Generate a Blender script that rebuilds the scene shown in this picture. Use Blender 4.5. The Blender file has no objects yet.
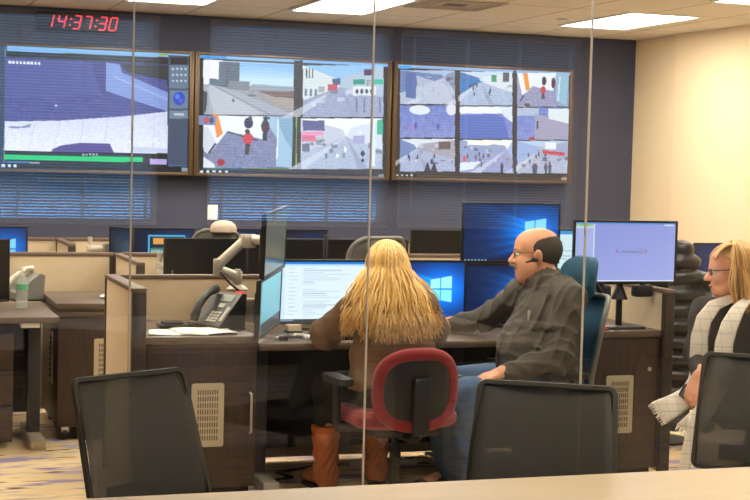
import bpy, bmesh, math, random
import numpy as np
from mathutils import Vector, Matrix, Euler
random.seed(7); rng = np.random.default_rng(7)
SC = bpy.context.scene
COL = SC.collection
PI = math.pi
R = math.radians

# ------------------------------------------------------------------ materials
def lin(c):
    c = np.asarray(c, float) / 255.0
    return np.where(c <= .04045, c / 12.92, ((c + .055) / 1.055) ** 2.4)
def L4(c):
    l = lin(c); return (float(l[0]), float(l[1]), float(l[2]), 1.0)

def mat(name, c, rough=.6, metal=0., spec=.5, var=0., scale=8., stretch=(1, 1, 1), bump=0., bscale=200., emit=None, estr=0., sheen=0.):
    m = bpy.data.materials.new(name); m.use_nodes = True
    nt = m.node_tree; b = nt.nodes['Principled BSDF']
    b.inputs['Base Color'].default_value = L4(c)
    b.inputs['Roughness'].default_value = rough
    b.inputs['Metallic'].default_value = metal
    b.inputs['Specular IOR Level'].default_value = spec
    if sheen: b.inputs['Sheen Weight'].default_value = sheen
    tc = nt.nodes.new('ShaderNodeTexCoord')
    if var:
        mp = nt.nodes.new('ShaderNodeMapping'); mp.inputs['Scale'].default_value = stretch
        n = nt.nodes.new('ShaderNodeTexNoise'); n.inputs['Scale'].default_value = scale; n.inputs['Detail'].default_value = 4
        rp = nt.nodes.new('ShaderNodeValToRGB')
        a = np.array(L4(c)[:3])
        rp.color_ramp.elements[0].position = .3; rp.color_ramp.elements[1].position = .7
        rp.color_ramp.elements[0].color = (*np.clip(a * (1 - var), 0, 1), 1); rp.color_ramp.elements[1].color = (*np.clip(a * (1 + var), 0, 1), 1)
        nt.links.new(tc.outputs['Object'], mp.inputs[0]); nt.links.new(mp.outputs[0], n.inputs['Vector'])
        nt.links.new(n.outputs['Fac'], rp.inputs[0]); nt.links.new(rp.outputs[0], b.inputs['Base Color'])
    if bump:
        n2 = nt.nodes.new('ShaderNodeTexNoise'); n2.inputs['Scale'].default_value = bscale
        bp = nt.nodes.new('ShaderNodeBump'); bp.inputs['Strength'].default_value = bump; bp.inputs['Distance'].default_value = .01
        nt.links.new(tc.outputs['Object'], n2.inputs['Vector']); nt.links.new(n2.outputs['Fac'], bp.inputs['Height']); nt.links.new(bp.outputs[0], b.inputs['Normal'])
    if emit is not None:
        b.inputs['Emission Color'].default_value = L4(emit); b.inputs['Emission Strength'].default_value = estr
    return m

M = {}
M['wall_navy'] = mat('navy_wall_paint', (68, 71, 92), .75, var=.06, scale=3)
M['wall_taupe'] = mat('charcoal_wall_paint', (44, 42, 42), .8, var=.03, scale=2)
M['wall_cream'] = mat('cream_wall_paint', (243, 222, 186), .8, var=.02, scale=2)
M['wood'] = mat('dark_wood_laminate', (60, 44, 35), .42, var=.3, scale=5, stretch=(9, 9, .7))
M['woodtop'] = mat('dark_wood_top', (98, 83, 70), .4, var=.14, scale=6, stretch=(.8, 8, 8))
M['fabric'] = mat('beige_divider_fabric', (198, 178, 148), .9, var=.04, scale=60, bump=.15, bscale=500)
M['trim'] = mat('taupe_divider_trim', (112, 92, 78), .5)
M['trimdark'] = mat('dark_divider_end', (50, 39, 32), .5, var=.15, scale=6, stretch=(8, 8, .7))
M['black'] = mat('black_plastic', (22, 22, 24), .4)
M['blacksoft'] = mat('black_matte', (17, 17, 19), .7)
M['dgrey'] = mat('dark_grey_plastic', (52, 52, 54), .45)
M['grey'] = mat('grey_plastic', (120, 118, 112), .45)
M['silver'] = mat('silver_paint', (196, 188, 172), .35, metal=.3)
M['chrome'] = mat('chrome', (210, 205, 195), .2, metal=1.)
M['white'] = mat('white_plastic', (240, 236, 228), .5)
M['paper'] = mat('white_paper', (250, 248, 240), .8)
M['grille'] = mat('beige_vent', (196, 182, 152), .55)
M['slot'] = mat('vent_slot', (88, 76, 60), .8)
M['bezel'] = mat('bronze_bezel', (98, 78, 56), .35, metal=.4)
M['table'] = mat('pale_laminate_table', (218, 196, 160), .35, var=.05, scale=3, stretch=(.6, 6, 1))
M['red'] = mat('red_chair_fabric', (132, 14, 24), .8, var=.1, scale=80, sheen=.2)
M['teal'] = mat('teal_mesh_fabric', (22, 84, 112), .7, var=.12, scale=120)
M['skin_m'] = mat('tan_skin', (222, 160, 124), .55, var=.05, scale=20)
M['skin_w'] = mat('fair_skin', (232, 168, 138), .55, var=.05, scale=20)
M['lip'] = mat('lip', (178, 88, 82), .5)
M['jacket'] = mat('charcoal_overshirt_cloth', (80, 74, 66), .8, var=.16, scale=14, bump=.2, bscale=300)
M['jeans'] = mat('blue_denim', (68, 96, 130), .85, var=.16, scale=22, bump=.2, bscale=400)
M['sweater'] = mat('brown_knit', (124, 98, 76), .95, var=.14, scale=30, stretch=(1, 1, 5), bump=.4, bscale=260)
M['blacktr'] = mat('black_trousers', (30, 28, 28), .85, var=.1, scale=20)
M['boot'] = mat('tan_leather', (206, 112, 56), .42, var=.2, scale=14)
M['sole'] = mat('dark_sole', (60, 40, 28), .7)
M['cardigan'] = mat('charcoal_cardigan', (52, 47, 45), .9, var=.12, scale=30)
M['shirtgrey'] = mat('dark_grey_top', (66, 64, 62), .9, var=.1, scale=30)
M['puffer'] = mat('black_quilted_nylon', (30, 28, 29), .42, var=.15, scale=12)
M['hair_dark'] = mat('dark_grey_hair', (66, 56, 48), .8, var=.3, scale=70, bump=.5, bscale=300)
M['must'] = mat('greying_moustache', (128, 108, 94), .8, var=.2, scale=120)
M['eye'] = mat('eye_white', (228, 222, 214), .3)
M['iris'] = mat('dark_iris', (46, 34, 28), .3)
M['cap'] = mat('beige_cloth', (206, 188, 172), .9, var=.06, scale=20)
M['redpaper'] = mat('red_cover', (190, 60, 52), .6)
M['greenlab'] = mat('green_label', (110, 176, 140), .5)
M['ceilvent'] = mat('vent_metal', (176, 164, 140), .6)
M['phone'] = mat('charcoal_phone_plastic', (62, 60, 56), .4)
M['lcd'] = mat('phone_display', (120, 128, 112), .3)
M['key'] = mat('phone_keys', (186, 182, 170), .5)
M['blind'] = mat('white_blind_slat', (196, 196, 192), .5)
def tape_mat():
    m = bpy.data.materials.new('thin_white_tape'); m.use_nodes = True; nt = m.node_tree; nt.nodes.clear(); o = nt.nodes.new('ShaderNodeOutputMaterial'); d = nt.nodes.new('ShaderNodeBsdfDiffuse'); t = nt.nodes.new('ShaderNodeBsdfTranslucent'); x = nt.nodes.new('ShaderNodeMixShader')
    d.inputs[0].default_value = t.inputs[0].default_value = (.9, .9, .9, 1); x.inputs[0].default_value = .7; nt.links.new(d.outputs[0], x.inputs[1]); nt.links.new(t.outputs[0], x.inputs[2]); nt.links.new(x.outputs[0], o.inputs[0]); return m
M['tape'] = tape_mat()
M['seam'] = mat('pane_edge', (226, 216, 200), .25)
M['cfgrey'] = mat('conference_chair_plastic', (76, 74, 68), .7, spec=.25)
M['chairback'] = mat('grey_chair_shell', (104, 102, 98), .5)

def hair_mat(name, cs, rough=.45):
    m = bpy.data.materials.new(name); m.use_nodes = True; nt = m.node_tree; b = nt.nodes['Principled BSDF']
    g = nt.nodes.new('ShaderNodeNewGeometry'); rp = nt.nodes.new('ShaderNodeValToRGB')
    e = rp.color_ramp.elements
    while len(e) < len(cs): e.new(.5)
    for i, c in enumerate(cs):
        e[i].position = i / (len(cs) - 1); e[i].color = L4(c)
    nt.links.new(g.outputs['Random Per Island'], rp.inputs[0]); nt.links.new(rp.outputs[0], b.inputs['Base Color'])
    b.inputs['Roughness'].default_value = rough; b.inputs['Specular IOR Level'].default_value = .5
    return m
M['blonde'] = hair_mat('blonde_hair', [(170, 122, 58), (216, 170, 92), (234, 192, 116), (246, 214, 148)])
M['bob'] = hair_mat('honey_blonde_hair', [(150, 104, 56), (196, 148, 84), (216, 168, 100), (232, 192, 128)])

# carpet: beige with short blue-violet and brown strokes in two directions
def carpet():
    m = bpy.data.materials.new('patterned_carpet'); m.use_nodes = True; nt = m.node_tree; b = nt.nodes['Principled BSDF']
    b.inputs['Roughness'].default_value = .95; b.inputs['Specular IOR Level'].default_value = .1
    tc = nt.nodes.new('ShaderNodeTexCoord')
    def strokes(rot, sc, lo, hi, seed):
        mp = nt.nodes.new('ShaderNodeMapping'); mp.inputs['Rotation'].default_value = (0, 0, rot); mp.inputs['Scale'].default_value = sc; mp.inputs['Location'].default_value = (seed, seed, 0)
        n = nt.nodes.new('ShaderNodeTexNoise'); n.inputs['Scale'].default_value = 1.; n.inputs['Detail'].default_value = 2
        r = nt.nodes.new('ShaderNodeMapRange'); r.inputs[1].default_value = lo; r.inputs[2].default_value = hi
        nt.links.new(tc.outputs['Object'], mp.inputs[0]); nt.links.new(mp.outputs[0], n.inputs['Vector']); nt.links.new(n.outputs['Fac'], r.inputs[0])
        return r.outputs[0]
    def mix(f, a, bcol):
        x = nt.nodes.new('ShaderNodeMix'); x.data_type = 'RGBA'
        nt.links.new(f, x.inputs['Factor'])
        for s, v in ((x.inputs['A'], a), (x.inputs['B'], bcol)):
            if isinstance(v, tuple): s.default_value = L4(v)
            else: nt.links.new(v, s)
        return x.outputs['Result']
    c = mix(strokes(0, (1.2, 1.2, 1), .4, .6, 1), (226, 204, 164), (204, 180, 140))
    c = mix(strokes(.5, (2.6, 11, 1), .55, .64, 3), c, (160, 149, 170))
    c = mix(strokes(-.9, (3.5, 16, 1), .6, .68, 8), c, (96, 76, 66))
    c = mix(strokes(.1, (2.5, 9, 1), .58, .66, 14), c, (150, 138, 178))
    nt.links.new(c, b.inputs['Base Color'])
    return m
M['carpet'] = carpet()

# suspended ceiling: tan tile with thin darker grid lines every 0.61 m
def ceiling_mat():
    m = bpy.data.materials.new('ceiling_tile'); m.use_nodes = True; nt = m.node_tree; b = nt.nodes['Principled BSDF']
    b.inputs['Roughness'].default_value = .9; b.inputs['Specular IOR Level'].default_value = .1
    tc = nt.nodes.new('ShaderNodeTexCoord'); sp = nt.nodes.new('ShaderNodeSeparateXYZ'); nt.links.new(tc.outputs['Object'], sp.inputs[0])
    fs = []
    for k, off, pitch in ((0, 3.64, .61), (1, 11.08, 1.22)):
        a = nt.nodes.new('ShaderNodeMath'); a.operation = 'SUBTRACT'; a.inputs[1].default_value = off - 30 * pitch; nt.links.new(sp.outputs[k], a.inputs[0])
        d = nt.nodes.new('ShaderNodeMath'); d.operation = 'MODULO'; d.inputs[1].default_value = pitch; nt.links.new(a.outputs[0], d.inputs[0])
        l = nt.nodes.new('ShaderNodeMath'); l.operation = 'LESS_THAN'; l.inputs[1].default_value = .022; nt.links.new(d.outputs[0], l.inputs[0]); fs.append(l.outputs[0])
    mx = nt.nodes.new('ShaderNodeMath'); mx.operation = 'MAXIMUM'; nt.links.new(fs[0], mx.inputs[0]); nt.links.new(fs[1], mx.inputs[1])
    x = nt.nodes.new('ShaderNodeMix'); x.data_type = 'RGBA'; x.inputs['A'].default_value = L4((228, 219, 202)); x.inputs['B'].default_value = L4((188, 174, 148))
    nt.links.new(mx.outputs[0], x.inputs['Factor']); nt.links.new(x.outputs['Result'], b.inputs['Base Color'])
    return m
M['ceil'] = ceiling_mat()

def emis(name, c, s):
    m = bpy.data.materials.new(name); m.use_nodes = True; nt = m.node_tree; b = nt.nodes['Principled BSDF']
    b.inputs['Base Color'].default_value = (.02, .02, .02, 1); b.inputs['Emission Color'].default_value = (*c, 1); b.inputs['Emission Strength'].default_value = s
    return m
LIGHT = (1.0, .91, .76)
M['lamp'] = emis('light_diffuser', LIGHT, 22.)
M['led'] = emis('red_led', (1., .035, .06), 1.3)

def glass_mat():
    m = bpy.data.materials.new('clear_glass_pane'); m.use_nodes = True; nt = m.node_tree; nt.nodes.clear()
    out = nt.nodes.new('ShaderNodeOutputMaterial'); tr = nt.nodes.new('ShaderNodeBsdfTransparent'); gl = nt.nodes.new('ShaderNodeBsdfGlossy')
    tr.inputs[0].default_value = (.985, .99, .985, 1); gl.inputs['Roughness'].default_value = 0.
    lw = nt.nodes.new('ShaderNodeLayerWeight'); p = nt.nodes.new('ShaderNodeMath'); p.operation = 'POWER'; p.inputs[1].default_value = 5.
    nt.links.new(lw.outputs['Facing'], p.inputs[0])
    mr = nt.nodes.new('ShaderNodeMapRange'); mr.inputs[3].default_value = .045; mr.inputs[4].default_value = 1.; nt.links.new(p.outputs[0], mr.inputs[0])
    mx = nt.nodes.new('ShaderNodeMixShader'); nt.links.new(mr.outputs[0], mx.inputs[0]); nt.links.new(tr.outputs[0], mx.inputs[1]); nt.links.new(gl.outputs[0], mx.inputs[2])
    # smudges plus faint haze put in as a white diffuse layer
    df = nt.nodes.new('ShaderNodeBsdfDiffuse'); df.inputs[0].default_value = (.8, .8, .8, 1)
    tl = nt.nodes.new('ShaderNodeBsdfTranslucent'); tl.inputs[0].default_value = (.8, .8, .8, 1)
    dd = nt.nodes.new('ShaderNodeMixShader'); nt.links.new(df.outputs[0], dd.inputs[1]); nt.links.new(tl.outputs[0], dd.inputs[2])
    tc = nt.nodes.new('ShaderNodeTexCoord'); n = nt.nodes.new('ShaderNodeTexNoise'); n.inputs['Scale'].default_value = 5.; n.inputs['Detail'].default_value = 8.; n.inputs['Roughness'].default_value = .7
    nt.links.new(tc.outputs['Object'], n.inputs['Vector'])
    r2 = nt.nodes.new('ShaderNodeMapRange'); r2.inputs[1].default_value = .45; r2.inputs[2].default_value = .75; r2.inputs[3].default_value = .0; r2.inputs[4].default_value = .007
    nt.links.new(n.outputs['Fac'], r2.inputs[0])
    m2 = nt.nodes.new('ShaderNodeMixShader'); nt.links.new(r2.outputs[0], m2.inputs[0]); nt.links.new(mx.outputs[0], m2.inputs[1]); nt.links.new(dd.outputs[0], m2.inputs[2])
    nt.links.new(m2.outputs[0], out.inputs[0])
    return m
M['glass'] = glass_mat()

def see_through(name, c, alpha, rough=.7):
    m = mat(name, c, rough); b = m.node_tree.nodes['Principled BSDF']; b.inputs['Alpha'].default_value = alpha
    return m
M['mesh'] = see_through('chair_mesh_weave', (82, 79, 71), .74)
M['mesh_teal'] = see_through('teal_mesh_weave', (26, 92, 122), .92)
M['bottle'] = see_through('clear_plastic', (214, 222, 214), .28, .15)

# ------------------------------------------------------------------ mesh helpers
class MB:
    def __init__(s): s.bm = bmesh.new(); s.mi = 0
    def _mark(s, vs):
        if s.mi:
            for f in {f for v in vs for f in v.link_faces}: f.material_index = s.mi
    def box(s, x0, x1, y0, y1, z0, z1, bev=0., rot=None, seg=2):
        c = Vector(((x0 + x1) / 2, (y0 + y1) / 2, (z0 + z1) / 2))
        mt = Matrix.Translation(c) @ (rot.to_4x4() if rot else Matrix.Identity(4)) @ Matrix.Diagonal((abs(x1 - x0), abs(y1 - y0), abs(z1 - z0), 1))
        vs = bmesh.ops.create_cube(s.bm, size=1, matrix=mt)['verts']
        s._mark(vs)
        if bev:
            es = list({e for v in vs for e in v.link_edges})
            bmesh.ops.bevel(s.bm, geom=es, offset=bev, segments=seg, affect='EDGES', profile=.5, clamp_overlap=True)
        return s
    def tube(s, pts, r, n=10, caps=True):
        pts = [Vector(p) for p in pts]; k = len(pts)
        rs = r if hasattr(r, '__len__') else [r] * k
        rings = []; prev = None
        for i, p in enumerate(pts):
            t = (pts[min(i + 1, k - 1)] - pts[max(i - 1, 0)]).normalized()
            if prev is None:
                a = Vector((0, 0, 1)) if abs(t.z) < .9 else Vector((1, 0, 0)); u = t.cross(a).normalized()
            else:
                u = (prev - t * prev.dot(t)).normalized()
            prev = u; w = t.cross(u)
            rings.append([s.bm.verts.new(p + (u * math.cos(2 * PI * j / n) + w * math.sin(2 * PI * j / n)) * rs[i]) for j in range(n)])
        s._skin(rings, caps); return s
    def _skin(s, rings, caps=True, close=True):
        n = len(rings[0]); fs = []
        for a, b in zip(rings[:-1], rings[1:]):
            for j in range(n if close else n - 1):
                fs.append(s.bm.faces.new((a[j], a[(j + 1) % n], b[(j + 1) % n], b[j])))
        if caps and close:
            fs.append(s.bm.faces.new(rings[0][::-1])); fs.append(s.bm.faces.new(rings[-1]))
        for f in fs: f.material_index = s.mi
    def loft(s, rings, caps=True):
        s._skin([[s.bm.verts.new(p) for p in r] for r in rings], caps); return s
    def lathe(s, prof, n=20, c=(0, 0, 0)):
        rings = [[(c[0] + r * math.cos(2 * PI * j / n), c[1] + r * math.sin(2 * PI * j / n), c[2] + z) for j in range(n)] for r, z in prof]
        return s.loft(rings)
    def ell(s, c, r, rot=None, n=16):
        mt = Matrix.Translation(c) @ (rot.to_4x4() if rot else Matrix.Identity(4)) @ Matrix.Diagonal((*r, 1))
        vs = bmesh.ops.create_uvsphere(s.bm, u_segments=n, v_segments=max(6, n // 2), radius=1, matrix=mt)['verts']; s._mark(vs); return s
    def prism(s, poly, axis, a, b):
        # poly: 2-D outline; axis: 'x','y','z' direction of extrusion from a to b
        def P(u, v, w): return {'x': (w, u, v), 'y': (u, w, v), 'z': (u, v, w)}[axis]
        return s.loft([[P(u, v, a) for u, v in poly], [P(u, v, b) for u, v in poly]])
    def grid(s, pts):       # pts[i][j]
        vs = [[s.bm.verts.new(p) for p in row] for row in pts]
        for i in range(len(vs) - 1):
            for j in range(len(vs[0]) - 1):
                s.bm.faces.new((vs[i][j], vs[i][j + 1], vs[i + 1][j + 1], vs[i + 1][j])).material_index = s.mi
        return s
    def mesh(s, name):
        bmesh.ops.recalc_face_normals(s.bm, faces=s.bm.faces[:])
        me = bpy.data.meshes.new(name); s.bm.to_mesh(me); s.bm.free(); return me

def obj(name, mb, m, parent=None, smooth=40, solid=0.):
    me = mb.mesh(name) if isinstance(mb, MB) else mb
    for x in (m if isinstance(m, (list, tuple)) else [m]): me.materials.append(x)
    if smooth:
        me.shade_smooth(); me.set_sharp_from_angle(angle=R(smooth))
    o = bpy.data.objects.new(name, me); COL.objects.link(o); o.parent = parent
    if solid:
        md = o.modifiers.new('thickness', 'SOLIDIFY'); md.thickness = solid; md.offset = 0
    return o
def tag(o, label, cat, group=None):
    o['label'] = label; o['category'] = cat
    if group: o['group'] = group
    return o
def thing(name, label, cat, loc=(0, 0, 0), rz=0., group=None):
    o = bpy.data.objects.new(name, None); COL.objects.link(o); o.empty_display_size = .1
    o.location = loc; o.rotation_euler = (0, 0, rz); return tag(o, label, cat, group)
def struct(name, mb, m, parent=None, smooth=40):
    o = obj(name, mb, m, parent, smooth)
    if parent is None: o['kind'] = 'structure'
    return o
def dup(root, loc, rz, label=None, group=None):
    r = root.copy(); COL.objects.link(r); r.location = loc; r.rotation_euler = (0, 0, rz)
    if label: r['label'] = label
    if group: r['group'] = group
    for ch in list(root.children):
        c = ch.copy(); COL.objects.link(c); c.parent = r
        for g in list(ch.children):
            d = g.copy(); COL.objects.link(d); d.parent = c
    return r
def rrect(w, h, r, n=6):
    p = []
    for cx, cy, a0 in ((w / 2 - r, h / 2 - r, 0), (-w / 2 + r, h / 2 - r, 90), (-w / 2 + r, -h / 2 + r, 180), (w / 2 - r, -h / 2 + r, 270)):
        for i in range(n + 1):
            a = R(a0 + 90 * i / n); p.append((cx + r * math.cos(a), cy + r * math.sin(a)))
    return p

# ------------------------------------------------------------------ room shell
CEIL = 2.75; XL, XR = -2.6, 6.52; YB, YF = 12.0, -0.8; YG = 5.25
struct('floor', MB().box(XL - .1, XR + .1, YF - .1, YB + .1, -.1, 0), M['carpet'])
struct('ceiling', MB().box(XL - .1, XR + .1, YF - .1, YB + .1, CEIL, CEIL + .1), M['ceil'])
struct('wall_back', MB().box(XL - .1, XR + .1, YB, YB + .12, 0, CEIL), M['wall_navy'])
struct('wall_right', MB().box(XR, XR + .12, YF - .1, YB + .1, 0, CEIL), M['wall_cream'])
struct('wall_left', MB().box(XL - .12, XL, YF - .1, YB + .1, 0, CEIL), M['wall_cream'])
struct('baseboard_back', MB().box(XL, XR, YB - .012, YB, 0, .1, .003), M['trim'])
struct('baseboard_right', MB().box(XR - .012, XR, YG, YB - .012, 0, .1, .003), M['trim'])
# window wall behind the camera (mirrored in the glass): three windows with blinds
WIN = [(.50, 2.12), (2.50, 3.97), (4.05, 5.62)]; ZS, ZH = 1.09, 2.66
b = MB(); xs = [XL] + [v for w in WIN for v in w] + [XR]
for i in range(0, len(xs), 2): b.box(xs[i], xs[i + 1], YF - .14, YF, 0, CEIL)
for x0, x1 in WIN:
    b.box(x0, x1, YF - .14, YF, 0, ZS); b.box(x0, x1, YF - .14, YF, ZH, CEIL)
struct('wall_front', b, M['wall_taupe'])
struct('sky_blocker', MB().box(5.25, 9.5, -4.3, -4.1, -1.5, 6.), M['wall_taupe'])  # unseen slab added to block the sky behind the rightmost window
for i, (x0, x1) in enumerate(WIN):
    f = MB(); y0, y1 = YF - .12, YF - .07
    f.box(x0, x0 + .04, y0, y1, ZS, ZH); f.box(x1 - .04, x1, y0, y1, ZS, ZH); f.box(x0 + .04, x1 - .04, y0, y1, ZS, ZS + .04); f.box(x0 + .04, x1 - .04, y0, y1, ZH - .04, ZH)
    w = struct('window_%d' % (i + 1), f, M['white'])
    obj('pane', MB().box(x0 + .04, x1 - .04, YF - .1, YF - .094, ZS + .04, ZH - .04), M['glass'], w)
    bl = thing('window_blind', 'white horizontal blind mirrored in the glass, ' + ('on the leftmost window' if i == 0 else 'on the middle window' if i == 1 else 'on the rightmost window'), 'blind', ((x0 + x1) / 2, YF + .03, ZS), 0, 'white horizontal blinds mirrored in the glass')
    hw = (x1 - x0) / 2 - .01; H = ZH - ZS
    obj('headrail', MB().box(-hw, hw, -.025, .025, H - .04, H + .0, .004), M['white'], bl)
    obj('bottom_rail', MB().box(-hw, hw, -.014, .014, .0, .018, .003), M['white'], bl)
    sl = MB(); z = .035; rot = Matrix.Rotation(R(-30), 3, 'X')
    while z < H - .05:
        sl.box(-hw, hw, -.0125, .0125, z - .0006, z + .0006, rot=rot); z += .0225
    obj('slats', sl, M['blind'], bl, smooth=0)
    nc = 4
    for k in range(nc):
        x = -hw + .09 + (2 * hw - .18) * k / (nc - 1)
        obj('ladder_tape', MB().box(x - .007, x + .007, .0165, .0175, .01, H - .03).box(x - .007, x + .007, -.0175, -.0165, .01, H - .03), M['tape'], bl)
# glass partition between the two rooms
edges = [XL, -1.77, -.88, .003, .89, 1.772, 2.66, 3.55, 4.44, 5.33, XR]
for i, (x0, x1) in enumerate(zip(edges[:-1], edges[1:])):
    struct('window_%d' % (i + 4), MB().box(x0 + .003, x1 - .003, YG - .004, YG + .004, .04, CEIL - .04), M['glass'])
for i, x in enumerate(edges[1:-1]):
    struct('trim_%d' % (i + 1), MB().box(x - .003, x + .003, YG - .0045, YG + .0045, .04, CEIL - .04), M['seam'])
struct('trim_10', MB().box(XL, XR, YG - .02, YG + .02, 0, .04), M['grey'])
struct('trim_11', MB().box(XL, XR, YG - .02, YG + .02, CEIL - .04, CEIL), M['grey'])

# ------------------------------------------------------------------ ceiling fixtures
def light_proto():
    t = thing('ceiling_light', 'x', 'ceiling light', (0, 0, 0))
    f = MB(); w, h = .305, .61
    f.box(-w, -w + .025, -h, h, -.012, -.001); f.box(w - .025, w, -h, h, -.012, -.001); f.box(-w + .025, w - .025, -h, -h + .025, -.012, -.001); f.box(-w + .025, w - .025, h - .025, h, -.012, -.001)
    obj('frame', f, M['white'], t); obj('diffuser', MB().box(-w + .025, w - .025, -h + .025, h - .025, -.008, -.001), M['lamp'], t); return t
lp = light_proto()
LG = 'recessed fluorescent ceiling panels'
vis = [((3.36, 10.49), 'recessed fluorescent light panel above the gap between the second and third wall displays'),
       ((5.60, 10.46), 'recessed fluorescent light panel nearest the cream right wall, wholly in view'),
       ((2.11, 10.47), 'sliver of fluorescent light panel at the top edge, above the second wall display'),
       ((5.70, 8.32), 'sliver of fluorescent light panel at the top right corner above the cream wall')]
first = True
for (x, y), lab in vis:
    if first: lp.location = (x, y, CEIL); tag(lp, lab, 'ceiling light', LG); first = False
    else: dup(lp, (x, y, CEIL), 0, lab, LG)
off = 'recessed ceiling light panel above the top edge of the view'
for x, y in ((-.1, 10.46), (-1.3, 8.3), (1.0, 8.3), (3.36, 8.2), (2.11, 6.25), (4.6, 6.25), (2.7, 2.9)):
    dup(lp, (x, y, CEIL), 0, off, 'recessed ceiling light panels above the view')
t = thing('ceiling_vent', 'square grey air vent in the ceiling right of the middle light panel', 'vent', (4.02, 10.1, CEIL))
f = MB(); w = .29
for s in range(4):
    a = w - s * .06; z = -.010 + s * .002
    f.box(-a, a, -a, -a + .028, z, -.001); f.box(-a, a, a - .028, a, z, -.001); f.box(-a, -a + .028, -a + .028, a - .028, z, -.001); f.box(a - .028, a, -a + .028, a - .028, z, -.001)
obj('frame', f, M['ceilvent'], t); obj('backing', MB().box(-.08, .08, -.08, .08, -.004, -.001), M['slot'], t)
t = thing('ceiling_sprinkler', 'small round sprinkler cap in the ceiling left of the right light panel', 'sprinkler', (5.12, 10.62, CEIL))
obj('cover', MB().lathe([(.03, -.006), (.045, -.004), (.047, 0)], 16), M['ceilvent'], t)

# ------------------------------------------------------------------ raster painter for lit screens
class Ras:
    def __init__(s, w, h, c): s.w, s.h = w, h; s.a = np.zeros((h, w, 3)); s.a[:] = c; s.map = None; s.Y, s.X = np.mgrid[0:h, 0:w]; s.Xn = (s.X + .5) / w; s.Yn = (s.Y + .5) / h
    def quad(s, tl, tr, br, bl): s.q = [np.array(p, float) for p in (tl, tr, br, bl)]; return s
    def uv(s, p):
        if getattr(s, 'q', None) is None: return p
        tl, tr, br, bl = s.q; u, v = .5, .5
        for _ in range(8):
            e = tl * (1 - u) * (1 - v) + tr * u * (1 - v) + br * u * v + bl * (1 - u) * v - np.array(p)
            du = (tr - tl) * (1 - v) + (br - bl) * v; dv = (bl - tl) * (1 - u) + (br - tr) * u
            J = np.array([du, dv]).T; d = np.linalg.solve(J, -e); u += d[0]; v += d[1]
        return u, v
    def put(s, m, c, al=1.):
        c = np.asarray(c, float)
        s.a = np.where(m[..., None], s.a * (1 - al) + c * al, s.a)
    def poly(s, pts, c, al=1., c2=None):
        pts = [s.uv(p) for p in pts]; m = np.zeros((s.h, s.w), bool); n = len(pts)
        for i in range(n):
            (x1, y1), (x2, y2) = pts[i], pts[(i + 1) % n]
            if y1 == y2: continue
            m ^= ((y1 > s.Yn) != (y2 > s.Yn)) & (s.Xn < (x2 - x1) * (s.Yn - y1) / (y2 - y1) + x1)
        if c2 is not None:
            ys = [p[1] for p in pts]; t = np.clip((s.Yn - min(ys)) / (max(ys) - min(ys)), 0, 1)[..., None]
            c = np.asarray(c, float) * (1 - t) + np.asarray(c2, float) * t
        s.put(m, c, al); return m
    def rect(s, x0, y0, x1, y1, c, al=1., c2=None): return s.poly([(x0, y0), (x1, y0), (x1, y1), (x0, y1)], c, al, c2)
    def disc(s, x, y, rx, ry, c, al=1.):
        u0, v0 = s.uv((x, y)); u1, v1 = s.uv((x + rx, y + ry))
        s.put(((s.Xn - u0) / (u1 - u0)) ** 2 + ((s.Yn - v0) / (v1 - v0)) ** 2 < 1, c, al)
    def line(s, p, q, wd, c, al=1.):
        d = np.array(q, float) - np.array(p, float); n = np.array([-d[1], d[0]]); n = n / np.linalg.norm(n) * wd / 2
        s.poly([p + n, q + n, q - n, p - n], c, al)
    def noise(s, m, amp, cell=3):
        g = rng.normal(0, amp, ((s.h // cell) + 2, (s.w // cell) + 2, 1)); g = np.repeat(np.repeat(g, cell, 0), cell, 1)[:s.h, :s.w]
        s.a = np.where(m[..., None], s.a + g, s.a)
    def fig(s, x, y, h, c1, c2=(40, 40, 60)):    # a tiny standing figure on a camera picture
        s.disc(x, y - h * .88, h * .11, h * .12, (120, 90, 80)); s.disc(x, y - h * .6, h * .18, h * .24, c1); s.rect(x - h * .12, y - h * .42, x + h * .12, y, c2)

def screen(name, ras, W, H, parent, loc=(0, 0, 0), rot=(0, 0, 0), gain=1.):
    w, h = ras.w, ras.h
    xs, zs = np.meshgrid(np.linspace(-W / 2, W / 2, w), np.linspace(H / 2, -H / 2, h))
    co = np.stack([xs, np.zeros_like(xs), zs], -1).reshape(-1, 3)
    i = np.arange(w * h).reshape(h, w)
    f = np.stack([i[:-1, :-1], i[1:, :-1], i[1:, 1:], i[:-1, 1:]], -1).reshape(-1, 4)
    me = bpy.data.meshes.new(name); me.from_pydata(co.tolist(), [], f.tolist())
    at = me.color_attributes.new('picture', 'FLOAT_COLOR', 'POINT')
    c = np.ones((w * h, 4), np.float32); c[:, :3] = lin(np.clip(ras.a.reshape(-1, 3), 0, 255)) * gain
    at.data.foreach_set('color', c.ravel())
    o = obj(name, me, M['screen'], parent, smooth=0); o.location = loc; o.rotation_euler = rot
    return o
def screen_mat():
    m = bpy.data.materials.new('lit_screen'); m.use_nodes = True; nt = m.node_tree; b = nt.nodes['Principled BSDF']
    b.inputs['Base Color'].default_value = (.012, .012, .014, 1); b.inputs['Roughness'].default_value = .35; b.inputs['Specular IOR Level'].default_value = .3
    a = nt.nodes.new('ShaderNodeVertexColor'); a.layer_name = 'picture'
    nt.links.new(a.outputs[0], b.inputs['Emission Color']); b.inputs['Emission Strength'].default_value = 1.15
    return m
M['screen'] = screen_mat()
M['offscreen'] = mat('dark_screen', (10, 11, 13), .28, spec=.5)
M['painted_sheen'] = mat('dark_screen_painted_sheen', (104, 122, 126), .16, spec=.6)  # grey-blue base colour stands in for light reflected by a dark screen
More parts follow.
